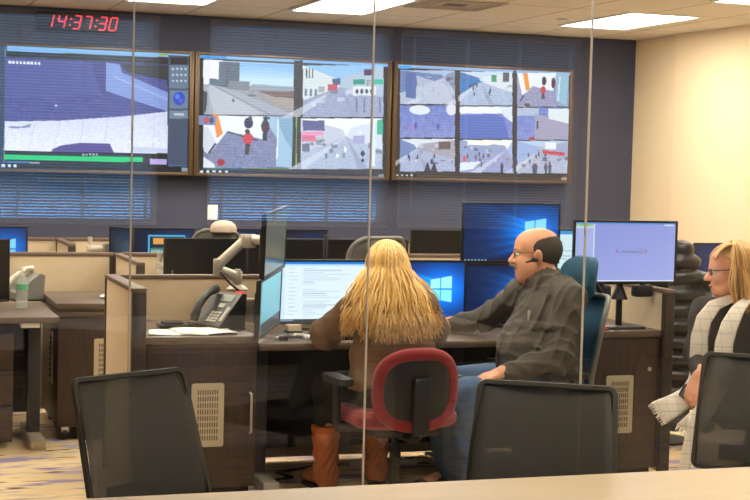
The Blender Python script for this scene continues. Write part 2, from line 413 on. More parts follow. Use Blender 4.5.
# ------------------------------------------------------------------ wall displays
def wall_display(ras, x0, label):
    t = thing('wall_display', label, 'wall display', (x0 + .835, 11.85, 1.46), 0, 'wall displays in a row')
    W, H = 1.664, .99; f = MB(); e = .035; e2 = .024
    f.box(-W / 2, -W / 2 + e, 0, .07, 0, H, .004); f.box(W / 2 - e, W / 2, 0, .07, 0, H, .004)
    f.box(-W / 2 + e, W / 2 - e, 0, .07, 0, e2, .004); f.box(-W / 2 + e, W / 2 - e, 0, .07, H - e2, H, .004)
    obj('bezel', f, M['bezel'], t); obj('housing', MB().box(-W / 2 + .01, W / 2 - .01, .03, .085, .01, H - .01, .004), M['black'], t)
    obj('wall_bracket', MB().box(-.3, .3, .085, .15, .3, .7), M['black'], t)
    screen('screen', ras, W - 2 * e, H - 2 * e2, t, (0, .012, H / 2)); return t
BARK = (56, 46, 40)
# first display: one purple-toned camera picture with a control panel on its right
r = Ras(300, 178, (16, 18, 24)).quad((-16.5, 43.9), (190.7, 53.8), (188.5, 172.7), (-17.7, 168.1))
r.poly([(-17, 44), (6, 45), (4, 168), (-18, 168)], (36, 56, 92)); r.line((4.5, 47), (3.4, 162), 1.2, (130, 150, 90))
r.poly([(6, 46.6), (168, 53), (168, 57), (6, 50.6)], (120, 176, 226)); r.poly([(6, 44.6), (190, 53.4), (190, 56), (6, 47.5)], (126, 180, 228)); r.rect(158, 53.5, 168, 55.5, (150, 170, 60))
m = r.poly([(4, 57), (167, 64), (167, 152), (3.6, 150)], (66, 68, 138), 1, (74, 76, 150)); r.noise(m, 5, 4)
r.poly([(5, 58), (88, 62), (98, 92), (60, 98), (4, 96)], (78, 80, 150), .7); r.poly([(88, 62), (110, 63), (106, 76), (118, 98), (100, 94)], (54, 58, 128), .8)
r.poly([(104, 62), (118, 64), (120, 72), (167, 92), (167, 111), (112, 94), (104, 90)], (128, 150, 214)); r.poly([(118, 63), (167, 65), (167, 80), (126, 72)], (34, 38, 44))
r.poly([(104, 90), (112, 93), (167, 111), (150, 115), (110, 102)], (66, 70, 142), .9); r.poly([(112, 75), (167, 98), (167, 100), (112, 77)], (168, 186, 234), .6)
m = r.poly([(4, 121), (60, 120), (120, 116), (167, 111), (167, 153), (3.7, 150)], (206, 212, 240), 1, (232, 236, 250)); r.noise(m, 4, 3)
for k in range(7): r.line((10 + 24 * k, 121 - k), (2 + 25 * k, 150), .5, (180, 188, 222), .7)
r.poly([(130, 146), (167, 148), (167, 153), (130, 152)], (196, 204, 236), .9); r.poly([(4, 126), (20, 126), (30, 123), (28, 127), (12, 128)], (120, 126, 180), .9)
r.poly([(50, 149), (58, 145), (80, 142), (108, 143), (112, 152), (50, 151)], (82, 62, 138)); r.disc(54, 105, 1, .9, (240, 244, 255))
for k in range(9): r.rect(7.6 + k * 3.6, 60.4 + k * .14, 10 + k * 3.6, 63 + k * .14, (226, 230, 244))
r.poly([(3.6, 150.5), (167, 153.5), (167, 158), (3.6, 154.5)], (12, 14, 20)); 
for k in range(5): r.rect(80 + k * 3.4, 153, 82 + k * 3.4, 155, (170, 176, 190))
r.poly([(4, 154.2), (141, 156.8), (141, 161.8), (4, 158.9)], (12, 204, 116)); r.poly([(141, 157), (149, 157), (149, 163), (141, 163)], (44, 40, 46)); r.poly([(149, 158), (166, 158.5), (166, 164), (149, 163.5)], (184, 166, 226))
r.rect(5, 160.5, 28, 162.5, (60, 110, 170)); r.rect(28, 161.5, 38, 163, (160, 170, 180))
for k, x in enumerate((-12, -5, 1, 7, 12.5)): r.rect(x, 164, x + 3, 166.6, (210, 228, 244))
r.poly([(168, 55), (189.5, 56), (187.6, 165), (167, 165)], (62, 76, 104)); r.rect(170, 57, 187.6, 64, (22, 26, 32))
r.rect(169, 65, 189, 88, (98, 120, 146)); r.rect(169, 90, 188.5, 108, (104, 124, 152)); r.rect(169, 110, 188.5, 118, (112, 132, 156))
for k in range(12): r.disc(172.5 + (k % 4) * 4.4, 68.5 + (k // 4) * 6, 1.1, 1., (200, 212, 226))
r.disc(179, 98, 6, 7, (38, 70, 198)); r.disc(177, 96, 2.4, 2.6, (70, 130, 230)); r.disc(181, 100, 2, 2.2, (90, 90, 210)); r.rect(174, 113, 184, 115, (196, 206, 216))
r.rect(168, 164.5, 187, 166, (60, 100, 150)); r.rect(182, 167.5, 187.6, 171, (140, 150, 166))
wall_display(r, .83, 'leftmost wall display, one purple camera picture with a bright green bar under it')

def street(r, x0, y0, x1, y1, sky=(206, 224, 244), road=(176, 184, 210), bl=(150, 164, 196), br=(196, 206, 220), vx=.5, hz=.4):
    X = lambda u: x0 + (x1 - x0) * u
    Yv = lambda v: y0 + (y1 - y0) * v
    r.rect(x0, y0, x1, Yv(hz), sky); m = r.rect(x0, Yv(hz), x1, y1, road); r.noise(m, 6, 2)
    r.poly([(X(vx), Yv(hz)), (X(vx - .04), Yv(hz * .6)), (x0, y0), (x0, Yv(.68))], bl); r.poly([(X(vx), Yv(hz)), (X(vx + .06), Yv(hz * .5)), (x1, Yv(.03)), (x1, Yv(.62))], br)
    r.poly([(X(vx), Yv(hz)), (X(vx - .5), y1), (X(vx - .7), y1)], (214, 220, 236), .7); r.poly([(X(vx), Yv(hz)), (X(vx + .15), y1), (X(vx + .26), y1)], (150, 156, 186), .7)
    for k in range(14):
        u = rng.uniform(.02, .98); v = rng.uniform(hz - .15, .75); g = rng.integers(60, 240)
        r.rect(X(u), Yv(v), X(u + rng.uniform(.03, .1)), Yv(v + rng.uniform(.04, .12)), (g, g + 4, min(255, g + 16)), .6)
    return X, Yv
# second display: four street pictures
r = Ras(300, 178, BARK).quad((199.3, 54.3), (388.6, 63.4), (385.7, 177.0), (197.2, 172.9))
r.poly([(199, 54), (389, 63), (389, 66.4), (199, 57.6)], (132, 178, 226)); r.rect(200, 55, 226, 58.6, (60, 150, 220))
r.rect(292, 60, 301, 173, BARK); r.rect(199, 58, 203, 173, (18, 20, 28))
m = r.poly([(203, 59.5), (292, 64), (291.5, 115), (203, 114)], (196, 224, 248))
r.poly([(203, 59.5), (222, 60), (222, 84), (203, 84)], (236, 240, 246)); r.poly([(238, 62), (292, 64.5), (292, 78), (238, 78)], (104, 168, 236), .8, (190, 220, 246))
m = r.poly([(203, 85), (250, 86), (292, 88), (291.5, 115), (203, 114)], (158, 154, 158)); r.noise(m, 9, 2)
r.poly([(203, 84), (216, 83), (292, 114), (203, 114)], (166, 172, 186)); r.poly([(206, 86), (212, 85), (262, 114), (214, 114)], (190, 196, 208), .8)
r.poly([(250, 88), (292, 90), (292, 98), (270, 96)], (120, 92, 82), .9); r.poly([(262, 96), (292, 99), (292, 108), (280, 106)], (170, 156, 146), .9); r.poly([(250, 84), (292, 86), (292, 91), (250, 90)], (150, 162, 174))
r.poly([(218, 61.2), (238.4, 62), (238, 88), (218, 86)], (98, 108, 126)); r.poly([(224, 61.4), (238.4, 62), (238, 88), (224, 87)], (84, 92, 108)); r.poly([(209, 78), (219, 79), (219, 86), (209, 84)], (90, 110, 130)); r.poly([(228, 80), (248, 81), (248, 90), (226, 89)], (120, 130, 142))
r.line((214, 86), (268, 114), .8, (120, 122, 138)); r.poly([(203, 90), (207, 92), (206, 110), (203, 114)], (70, 76, 92)); r.disc(250, 95, 4, 1.6, (110, 116, 134)); r.disc(232, 100, 1.1, 2, (96, 96, 112))
# lobby picture, lower left
m = r.rect(203, 115.5, 290, 167.5, (128, 132, 168)); r.noise(m, 9, 2)
r.poly([(203, 115), (262, 116), (262, 139), (246, 135), (226, 131), (210, 152), (203, 148)], (236, 242, 250)); r.poly([(262, 116), (291, 117), (290, 167), (274, 166), (276, 140)], (164, 196, 222)); r.poly([(274, 118), (291, 117.5), (291, 150), (284, 140)], (120, 160, 190), .7)
r.poly([(212, 113), (217, 113.5), (222, 133), (216, 138)], (240, 140, 40)); r.poly([(203, 126), (208, 127), (216, 143), (208, 154), (203, 150)], (214, 220, 232)); r.line((208, 153), (215, 143), 2, (30, 36, 48)); r.line((226, 131), (256, 140), 1.4, (40, 46, 60))
r.poly([(198, 115), (215, 115.5), (215, 125), (198, 124.6)], (120, 140, 190)); r.disc(206, 120, 3, 3.4, (196, 90, 110)); r.disc(211, 120, 2, 3.4, (60, 70, 110))
r.disc(247, 122.5, 4.4, 5.6, (40, 44, 78)); r.disc(248.5, 118, 2, 2.2, (70, 56, 52)); r.disc(246.5, 138, 5, 6, (206, 52, 62)); r.disc(246, 131, 2.4, 2.6, (60, 40, 40)); r.poly([(244, 143), (249, 143), (247, 154), (243.5, 154)], (66, 48, 52))
r.disc(263.5, 126, 4, 7, (74, 40, 46)); r.disc(264, 118, 2, 2, (56, 44, 44)); r.rect(261, 132, 265, 140, (44, 36, 46)); r.rect(261, 116.6, 268, 118.4, (46, 50, 60)); r.line((276.5, 118), (275, 159), 1.4, (232, 240, 250)); r.disc(220, 162, 4, 3.4, (168, 40, 52)); r.poly([(203, 156), (214, 164), (214, 168), (203, 168)], (226, 232, 240))
r.line((294.6, 115.5), (294.2, 167), .9, (140, 180, 60)); r.line((203, 167.6), (294, 168.4), .7, (120, 160, 70))
for xa, ya, xb, yb, kw in ((301, 65, 383.5, 116.5, dict(sky=(150, 196, 240), bl=(214, 226, 226), br=(180, 196, 214), road=(158, 166, 196), vx=.45, hz=.42)), (299, 118, 382.5, 168.5, dict(sky=(240, 246, 252), bl=(200, 206, 224), br=(214, 224, 238), road=(178, 190, 214), vx=.55, hz=.36))):
    X, Yv = street(r, xa, ya, xb, yb, **kw)
for k in range(3): r.rect(304 + k * 3, 68, 305.4 + k * 3, 78, (90, 100, 112)); r.disc(304 + k * 5, 92, 1.4, 4, (120, 132, 150))
r.rect(326, 84, 336, 90, (196, 84, 100)); r.rect(331, 78, 339, 84, (80, 90, 130)); r.rect(363, 69, 372, 75, (84, 60, 96)); r.rect(352, 79, 364, 84, (40, 150, 130)); r.rect(372, 79, 383, 84, (60, 190, 160)); r.rect(352, 86, 376, 95, (226, 230, 236)); 
for k in range(4): r.disc(356 + k * 5, 91, 1.5, 2.6, (70, 76, 96)); r.rect(355 + k * 8, 97, 356.4 + k * 8, 112, (110, 112, 150))
r.rect(301, 120, 323, 130, (92, 96, 140)); r.rect(300, 131, 322, 135, (232, 150, 190)); r.rect(300, 135, 314, 141, (216, 120, 140)); r.rect(300, 143, 308, 151, (110, 116, 138)); r.rect(377, 119, 383, 134, (60, 180, 140)); r.rect(371, 120, 375, 166, (226, 238, 248)); r.disc(362, 153, 2, 3, (50, 52, 70)); r.disc(362, 160, 1.6, 2, (60, 60, 80)); r.disc(336, 155, 1.6, 2, (246, 248, 240)); r.disc(344, 149, 1.2, 3, (246, 248, 240)); r.rect(352, 135, 364, 143, (170, 168, 214))
r.poly([(199, 168.2), (385, 174), (385, 177.5), (199, 173.5)], (40, 34, 32)); 
for k in range(5): r.rect(200 + k * 6, 170, 202.6 + k * 6, 172.2, (220, 230, 240))
r.rect(203, 167.8, 246, 169, (40, 90, 120)); r.rect(378, 174, 384, 176.4, (130, 150, 160))
wall_display(r, 2.503, 'middle wall display showing four camera pictures of streets and a lobby')
# third display: nine pictures
r = Ras(300, 178, BARK).quad((397.6, 63.8), (571.1, 72.2), (567.5, 181.1), (394.7, 177.2))
r.poly([(397, 63.5), (571, 72), (571, 75.4), (397, 67)], (146, 178, 220)); r.rect(398.5, 65.6, 411, 68.4, (64, 170, 226))
cx = [(400, 453.5), (458.5, 511), (516, 569)]
dy = lambda x: (x - 400) * .0235
rows = [(70, 103.5), (105, 137), (138.5, 171)]
for i, (xa, xb) in enumerate(cx):
    for j, (ya, yb) in enumerate(rows):
        y = dy(xa) * (1 - .15 * j); ya += y; yb += y
        if (i, j) == (2, 0):
            m = r.rect(xa, ya, xb, yb, (150, 152, 186)); r.noise(m, 7, 2); r.poly([(xa, ya), (556, ya), (553, ya + 18), (548, ya + 17), (532, ya + 13), (522, ya + 22)], (232, 240, 248)); r.poly([(xa, ya), (522, ya), (526, ya + 17), (521, ya + 22)], (240, 240, 244)); r.poly([(521.5, ya), (526.5, ya), (529, ya + 16), (525, ya + 18)], (238, 150, 50)); r.poly([(556, ya), (xb, ya), (xb - 2, yb), (556, yb - 6)], (150, 190, 212)); r.line((523, ya + 22), (519, ya + 28), 1.5, (50, 56, 70)); r.disc(543.5, ya + 8, 2.2, 4.6, (70, 46, 56)); r.disc(542.5, ya + 17, 2.6, 4, (206, 60, 64)); r.rect(541, ya + 20, 544, ya + 26, (90, 70, 74)); r.disc(553, ya + 10, 2, 5.6, (92, 50, 60)); r.line((560, ya + 3), (558, ya + 28), 1, (224, 234, 246)); r.disc(526, yb - 2, 3, 1.8, (100, 84, 76))
        elif j == 1:
            m = r.rect(xa, ya, xb, yb, (112, 132, 202), 1, (136, 146, 206)); r.noise(m, 5, 4)
            if i == 0: r.disc(419, ya + 4.5, 10, 5, (238, 244, 252), .9); r.disc(450, ya + 4, 5, 6, (236, 238, 246), .9); r.disc(411, ya + 22, 1.2, 3, (190, 110, 190)); r.disc(415, ya + 20, 1.3, 3.4, (90, 100, 160)); r.disc(437, ya + 21, 1.6, 3.4, (98, 104, 166))
            if i == 1: r.rect(xa, ya, xb, ya + 7, (236, 242, 246)); r.poly([(xa, ya + 9), (495, ya + 7), (503, ya + 12), (508, yb), (xa, yb)], (92, 112, 190)); r.poly([(497, ya), (xb, ya), (xb, ya + 16), (503, ya + 10)], (220, 232, 246))
            if i == 2: r.rect(xa, ya, 538, ya + 8, (176, 190, 214)); r.poly([(534, ya + 6), (xb, ya + 14), (xb, yb), (534, yb)], (164, 160, 186)); r.poly([(548, ya + 1), (xb, ya + 1), (xb, ya + 16), (548, ya + 11)], (222, 232, 236)); r.disc(531, yb - 1, 3, 2, (170, 70, 80)); r.rect(536, ya + 13, 537.6, ya + 21, (70, 72, 100))
        else:
            if (i, j) == (0, 0): kw = dict(sky=(170, 190, 222), bl=(110, 132, 180), br=(140, 150, 180), road=(180, 190, 214), vx=.8, hz=.22)
            elif (i, j) == (1, 0): kw = dict(sky=(200, 216, 236), bl=(70, 120, 180), br=(216, 226, 236), road=(172, 188, 216), vx=.4, hz=.3)
            elif (i, j) == (0, 2): kw = dict(sky=(222, 230, 244), bl=(120, 140, 190), br=(170, 164, 180), road=(172, 182, 212), vx=.3, hz=.3)
            elif (i, j) == (1, 2): kw = dict(sky=(240, 240, 240), bl=(150, 164, 200), br=(170, 190, 226), road=(158, 162, 204), vx=.9, hz=.3)
            else: kw = dict(sky=(190, 206, 232), bl=(160, 180, 224), br=(160, 170, 200), road=(178, 184, 208), vx=.45, hz=.3)
            X, Yv = street(r, xa, ya, xb, yb, **kw)
            for k in range(6): r.fig(X(rng.uniform(.1, .7)), Yv(rng.uniform(.45, .85)), 5, (84, 92, 130))
            if (i, j) == (0, 0): r.poly([(X(.1), ya + 1), (X(.3), ya + 2), (X(.28), Yv(.85)), (X(.1), Yv(.8))], (92, 112, 170)); r.poly([(X(.3), Yv(.15)), (X(.95), Yv(.5)), (X(.95), yb), (X(.5), yb), (X(.3), Yv(.8))], (190, 198, 218), .8)
            if (i, j) == (1, 0): r.poly([(X(.02), Yv(.3)), (X(.2), Yv(.22)), (X(.45), Yv(.3)), (X(.1), Yv(.4)), (X(.04), Yv(.6))], (50, 120, 190)); r.rect(X(.82), Yv(.02), X(.94), Yv(.3), (84, 84, 88)); r.rect(X(.6), Yv(.1), X(.7), Yv(.3), (60, 150, 110))
            if (i, j) == (0, 2):
                for x in (.5, .62): r.poly([(X(x), Yv(.68)), (X(x + .06), yb), (X(x - .07), yb)], (60, 56, 66))
                r.rect(X(.7), Yv(.08), X(.92), Yv(.32), (112, 90, 84))
            if (i, j) == (1, 2): r.rect(X(.14), Yv(.02), X(.6), Yv(.16), (246, 244, 236)); r.poly([(X(.0), Yv(.7)), (X(.4), Yv(.66)), (X(.25), Yv(.9)), (X(.0), Yv(.95))], (222, 236, 250)); r.rect(X(.06), Yv(.5), X(.11), Yv(.66), (220, 80, 100)); r.fig(X(.8), yb, 10, (70, 76, 96))
            if (i, j) == (2, 2):
                r.rect(X(.54), Yv(.05), X(.75), Yv(.26), (236, 240, 244)); r.poly([(X(.48), Yv(.28)), (X(.92), Yv(.36)), (X(.92), Yv(.46)), (X(.5), Yv(.4))], (206, 70, 84))
                for x in (.32, .36, .55, .63): r.fig(X(x), yb, 10, (88, 84, 104), (80, 78, 100))
for x in (455.6, 513.6): r.rect(x - 1.4, 70, x + 1.2, 176, BARK)
r.poly([(396, 173), (568, 177), (568, 181.6), (395, 177.6)], (70, 54, 40)); r.rect(395.6, 173.6, 416, 176.2, (36, 34, 36))
for k in range(4): r.rect(396.4 + k * 4.6, 174, 398.4 + k * 4.6, 175.6, (214, 224, 230))
r.rect(561, 177, 567, 180, (170, 150, 124))
wall_display(r, 4.183, 'rightmost wall display showing a three by three grid of street camera pictures')

# digital clock
t = thing('digital_clock', 'digital wall clock with red numerals above the leftmost wall display', 'clock', (1.585, 11.95, 2.64))
obj('case', MB().box(-.312, .312, 0, .05, -.077, .077, .012), M['black'], t)
SEG = {'1': 'bc', '4': 'fgbc', '3': 'abgcd', '7': 'abc', '0': 'abcdef'}
def digit(ch, x, w=.052, h=.1, th=.012):
    d = MB(); sl = .22
    def seg(x0, z0, x1, z1):
        if abs(z1 - z0) < 1e-6: p = [(x0 + .003, z0 - th / 2), (x1 - .003, z0 - th / 2), (x1 - .003, z0 + th / 2), (x0 + .003, z0 + th / 2)]
        else: p = [(x0 - th / 2, z0 + .003), (x0 + th / 2, z0 + .003), (x0 + th / 2, z1 - .003), (x0 - th / 2, z1 - .003)]
        d.prism([(x + u + sl * v, v) for u, v in p], 'y', -.003, .001)
    a = w / 2; b = h / 2
    S = dict(a=(-a, b, a, b), d=(-a, -b, a, -b), g=(-a, 0, a, 0), b=(a, 0, a, b), c=(a, -b, a, 0), f=(-a, 0, -a, b), e=(-a, -b, -a, 0))
    for k in SEG[ch]: seg(*S[k])
    return d
x = -.205
for ch in '14:37:30':
    
    if ch == ':':
        for z in (-.024, .024): obj('colon_dot', MB().prism([(x + u + .22 * (z + v), z + v) for u, v in ((-.007, -.007), (.007, -.007), (.007, .007), (-.007, .007))], 'y', -.003, .001), M['led'], t, smooth=0)
    else: obj('digit', digit(ch, x - (.012 if ch == '1' else 0)), M['led'], t, smooth=0)
    x += .0825 if ch != ':' else .05
    if ch == '4' or ch == '7': x -= .015
    
t = thing('light_switch', 'white wall plate on the navy wall above the chair with a beige cap', 'wall plate', (2.70, 12.0, 1.165))
obj('plate', MB().box(-.042, .042, -.008, 0, -.06, .06, .004), M['white'], t); obj('rocker', MB().box(-.016, .016, -.012, -.006, -.032, .032, .002), M['white'], t)
t = thing('wall_mounted_speaker', 'long black speaker bar on the wall under the leftmost wall display', 'speaker', (1.645, 11.93, 1.375))
obj('body', MB().box(-.36, .36, -.03, .04, 0, .065, .012), M['blacksoft'], t); obj('bracket', MB().box(-.1, .1, .04, .07, .01, .05), M['black'], t)

# ------------------------------------------------------------------ monitors
def wallpaper(w=200, h=116, k=1., task=True):
    r = Ras(w, h, (0, 0, 0)); X, Yv = r.Xn, r.Yn
    base = np.array([8., 44., 120.]); a = np.zeros((h, w, 3)); a[:] = base * .55
    cx_, cy = .76, .46
    g = np.exp(-(((X - cx_) / .34) ** 2 + ((Yv - cy) / .42) ** 2)); a += g[..., None] * np.array([6, 96, 170])
    for s_, b_ in ((.30, -.05), (.12, .02), (-.10, .06), (-.28, .14), (.5, -.1), (-.5, .2)):       # light beams fanning to the left
        yy = cy + b_ + s_ * (X - cx_); wd = .018 + .10 * np.clip(cx_ - X, 0, 1)
        bm_ = np.exp(-((Yv - yy) / wd) ** 2) * np.clip((cx_ - X) * 8, 0, 1) * np.exp(-np.clip(cx_ - X, 0, 1) * 2.6)
        a += bm_[..., None] * np.array([10, 90, 140]) * .7
    r.a = a
    x0, x1, x2 = .64, .745, .865; t0, b0, t2, b2 = .30, .62, .235, .685
    f = lambda x: (t0 + (t2 - t0) * (x - x0) / (x2 - x0), b0 + (b2 - b0) * (x - x0) / (x2 - x0)); mid = .46
    for xa, xb in ((x0, x1 - .006), (x1 + .006, x2)):
        (ta, ba), (tb, bb) = f(xa), f(xb)
        r.poly([(xa, ta), (xb, tb), (xb, mid - .01), (xa, mid - .01)], (130, 214, 252)); r.poly([(xa, mid + .01), (xb, mid + .01), (xb, bb), (xa, ba)], (110, 200, 250))
    if task:
        r.rect(0, .955, 1, 1, (12, 20, 40))
        for i in range(7): r.rect(.02 + i * .035, .965, .035 + i * .035, .99, (150, 190, 220))
    r.a *= k; return r

def monitor(name, label, loc, rz, W=.555, H=.335, z0=.05, ras=None, stand=True, surf=None, group=None, gain=1., fr='black', depth=.035):
    t = thing(name, label, 'monitor', loc, rz, group); e = .012
    f = MB(); f.box(-W / 2, -W / 2 + e, -.004, .012, z0, z0 + H, .002); f.box(W / 2 - e, W / 2, -.004, .012, z0, z0 + H, .002)
    f.box(-W / 2 + e, W / 2 - e, -.004, .012, z0, z0 + e + .004, .002); f.box(-W / 2 + e, W / 2 - e, -.004, .012, z0 + H - e, z0 + H, .002)
    obj('bezel', f, M[fr], t); b = MB(); b.box(-W / 2 + .003, W / 2 - .003, .006, .022, z0 + .003, z0 + H - .003, .004); b.box(-W * .3, W * .3, .02, depth + .015, z0 + H * .2, z0 + H * .75, .012); obj('housing', b, M['black'], t)
    if ras is not None: screen('screen', ras, W - 2 * e + .002, H - 2 * e, t, (0, 0, z0 + H / 2 + .001), gain=gain)
    else: obj('screen', MB().box(-W / 2 + e - .001, W / 2 - e + .001, -.001, .008, z0 + e, z0 + H - e), M[surf or 'offscreen'], t)
    if stand:
        s = MB(); s.box(-.03, .03, depth + .005, depth + .03, .01, z0 + H * .5, .006); obj('stand', s, M['black'], t)
        obj('stand_base', MB().prism(rrect(.24, .17, .03), 'z', 0, .012), M['black'], t).location = (0, .05, 0)
    return t
DZ = .735
# first row
r = Ras(220, 130, (222, 240, 250)); r.rect(0, 0, 1, .045, (30, 130, 216)); r.rect(0, .045, 1, .075, (186, 222, 246)); r.rect(0, .075, .12, .95, (212, 234, 248))
for i in range(26):
    v = .11 + i * .032
    r.rect(.02, v, .02 + rng.uniform(.04, .09), v + .008, (190, 208, 222)); 
    if i % 2 == 0: r.rect(.15, v, .15 + rng.uniform(.05, .1), v + .009, (172, 192, 210))
    if rng.random() < .85: r.rect(.29, v, .29 + rng.uniform(.1, .5), v + .009, (176, 196, 214))
r.rect(0, .955, 1, 1, (20, 44, 70)); r.rect(.02, .965, .2, .99, (90, 140, 180))
monitor('monitor', 'monitor with a white document list in front of the blonde woman', (2.25, 7.37, DZ), 0, ras=r, z0=.03, H=.332, gain=1.05)
monitor('monitor', 'blue glowing monitor directly right of the blonde hair', (2.745, 7.32, DZ), R(-3), W=.54, ras=wallpaper(k=1.3), z0=.035, H=.33)
monitor('monitor', 'upper blue monitor of the stacked pair behind the man in glasses', (3.29, 7.36, DZ + .345), 0, ras=wallpaper(k=1.05), W=.575, H=.326, z0=.0, stand=False, gain=1.)
monitor('monitor', 'lower blue monitor of the stacked pair behind the man in glasses', (3.285, 7.36, DZ), 0, ras=wallpaper(k=.92, task=False), W=.565, H=.325, z0=.02, stand=False)
t = thing('monitor_stand', 'black pole stand carrying the stacked blue monitors behind the man', 'stand', (3.29, 7.46, DZ))
obj('pole', MB().tube([(0, 0, .012), (0, 0, .60)], .02, 12), M['black'], t); obj('base', MB().prism(rrect(.3, .2, .03), 'z', 0, .012), M['black'], t)
for z in (.12, .43): obj('bracket', MB().box(-.06, .06, -.05, -.015, z, z + .1), M['black'], t)
# edge-on stacked pair at the left end of the desk
az = math.atan2(.52, .25)
def tilted(label, cx_, cy, zc, W, H, surf, ras=None):
    t = monitor('monitor', label, (cx_, cy, zc), az, W=W, H=H, z0=-H / 2, ras=ras, surf=surf, stand=False); t.rotation_euler = (R(2), R(-2.5), az); return t
tilted('upper monitor of the edge-on pair, its dark screen with a painted grey sheen', 1.905, 7.06, 1.207, .55, .315, 'painted_sheen')
r = Ras(120, 70, (112, 176, 188)); r.rect(0, 0, 1, .8, (120, 190, 204), 1, (104, 172, 186)); r.rect(0, .78, 1, 1, (52, 66, 70), 1, (28, 32, 34)); r.rect(0, 0, .1, 1, (90, 150, 166), .6)
tilted('lower monitor of the edge-on pair, its screen glowing pale cyan', 1.885, 7.06, .906, .55, .283, None, r)
# right monitor with speakers under it
r = Ras(220, 128, (140, 152, 214)); r.a[:] = np.array([150, 160, 222]) + (r.Xn[..., None] - .5) * np.array([14, 10, 4]) + (r.Yn[..., None] - .5) * np.array([14, 14, 8])
r.rect(0, 0, 1, .03, (90, 140, 210)); r.rect(0, .03, .18, .97, (164, 176, 226)); r.rect(0, .035, .18, .075, (150, 200, 160)); r.rect(.03, .04, .14, .06, (120, 190, 110)); r.rect(.178, .03, .19, .97, (206, 214, 238)); r.rect(0, .08, .18, .1, (206, 212, 236)); r.rect(.88, .03, .98, .055, (220, 228, 246)); r.rect(.19, .97, 1, 1, (220, 234, 250))
for i in range(11): r.rect(.455 + i * .02, .475, .469 + i * .02, .51, (112, 112, 160), .75)
m = ((r.Xn - .56) / .16) ** 2 + ((r.Yn - .485) / .055) ** 2; r.put((m < 1) & (m > .78) & ((r.Xn > .62) | (r.Xn < .43)), (168, 96, 130), .7)
t = monitor('monitor', 'lavender screened monitor on a pole stand, right of the teal headrest', (3.757, 6.95, .77), 0, W=.604, H=.333, z0=.232, ras=r, stand=False)
obj('stand', MB().tube([(0, .05, .01), (0, .05, .42)], .017, 12).lathe([(.045, .15), (.03, .19), (.018, .22)], 14, (0, .05, 0)), M['black'], t); obj('stand_base', MB().prism([(x, y + .04) for x, y in rrect(.22, .19, .02)], 'z', 0, .014), M['dgrey'], t)
for s in (-1, 1):
    b = MB(); b.box(s * .122 - .054, s * .122 + .046, -.01, .06, .165, .226, .012); obj('speaker', b, M['blacksoft'], t)
for s in (-1, 1): obj('speaker_bracket', MB().box(s * .122 - .012, s * .122 + .012, .02, .035, .22, .26), M['black'], t)
# second row (dark screens) and third row (lit)
G2 = 'dark switched-off monitors in the second row'
monitor('monitor', 'dark switched-off monitor behind the grey monitor arm', (1.99, 9.0, DZ), R(4), W=.53, H=.33, z0=.05, group=G2)
monitor('monitor', 'dark switched-off monitor half hidden behind the edge-on screens', (2.50, 9.02, DZ), 0, W=.5, H=.33, z0=.05, group=G2)
monitor('monitor', 'dark switched-off monitor directly behind the white document screen', (3.04, 9.02, DZ), R(-3), W=.54, H=.33, z0=.05, group=G2)
r = Ras(60, 120, (206, 232, 240)); r.rect(0, 0, 1, .08, (60, 150, 210)); 
for i in range(14): r.rect(.1, .14 + i * .055, .1 + rng.uniform(.3, .8), .16 + i * .055, (140, 180, 190))
monitor('monitor', 'sliver of pale lit screen between the stacked blue pair and the lavender monitor', (4.33, 9.0, DZ), 0, W=.53, H=.34, z0=.12, ras=r)
monitor('monitor', 'blue monitor against the cream wall behind the woman in the scarf', (5.70, 9.0, DZ), 0, W=.62, H=.345, z0=.03, ras=wallpaper(k=.95))
def w3(label, x, w, rz=0, ras=None, dz=0, z0=.035, h=.335): monitor('monitor', label, (x, 10.5, DZ), rz, W=w, H=h, z0=z0, ras=ras)
w3('blue monitor at the far left edge beyond the beige divider', .80, .55, 0, wallpaper(k=1.))
r = wallpaper(k=.35, task=False); r.a = r.a * .6 + np.array([10, 46, 60]) * .6
w3('narrow dim teal monitor turned sideways, left of the far colourful screen', 1.71, .34, R(-72), r)
r = Ras(170, 100, (20, 50, 130)); r.a = wallpaper(170, 100, .6, False).a
r.rect(.26, .13, .86, 1, (70, 170, 220)); r.rect(.29, .17, .85, 1, (22, 40, 48)); r.rect(.34, .2, .7, .34, (220, 160, 80)); r.rect(.3, .42, .56, .62, (60, 110, 120)); r.rect(.3, .64, .54, .78, (130, 200, 200))
for i in range(6): r.rect(.31 + i * .04, .46, .335 + i * .04, .58, (150, 190, 170))
r.rect(.57, .36, .85, 1, (150, 190, 180))
for i in range(9): 
    a, b_ = rng.uniform(.58, .84), rng.uniform(.38, .98); r.line((a, b_), (min(.85, a + rng.uniform(-.1, .1)), min(1, b_ + .15)), .015, (40, 80, 90))
w3('far monitor with a colourful map window on its blue screen', 2.01, .46, 0, r)
w3('far blue monitor mostly hidden behind the chair with the beige cap', 2.50, .48, 0, wallpaper(k=.55, task=False))
w3('far dim blue monitor right of the edge-on screens', 3.0, .46, 0, wallpaper(k=.45, task=False))
monitor('monitor', 'far dark switched-off monitor left of the stacked blue pair', (4.12, 10.5, DZ), 0, W=.5, H=.345, z0=.03)
monitor('monitor', 'black monitor cut by the left edge of the view beside the water bottle', (.60, 8.62, DZ), R(38), W=.50, H=.36, z0=.02)

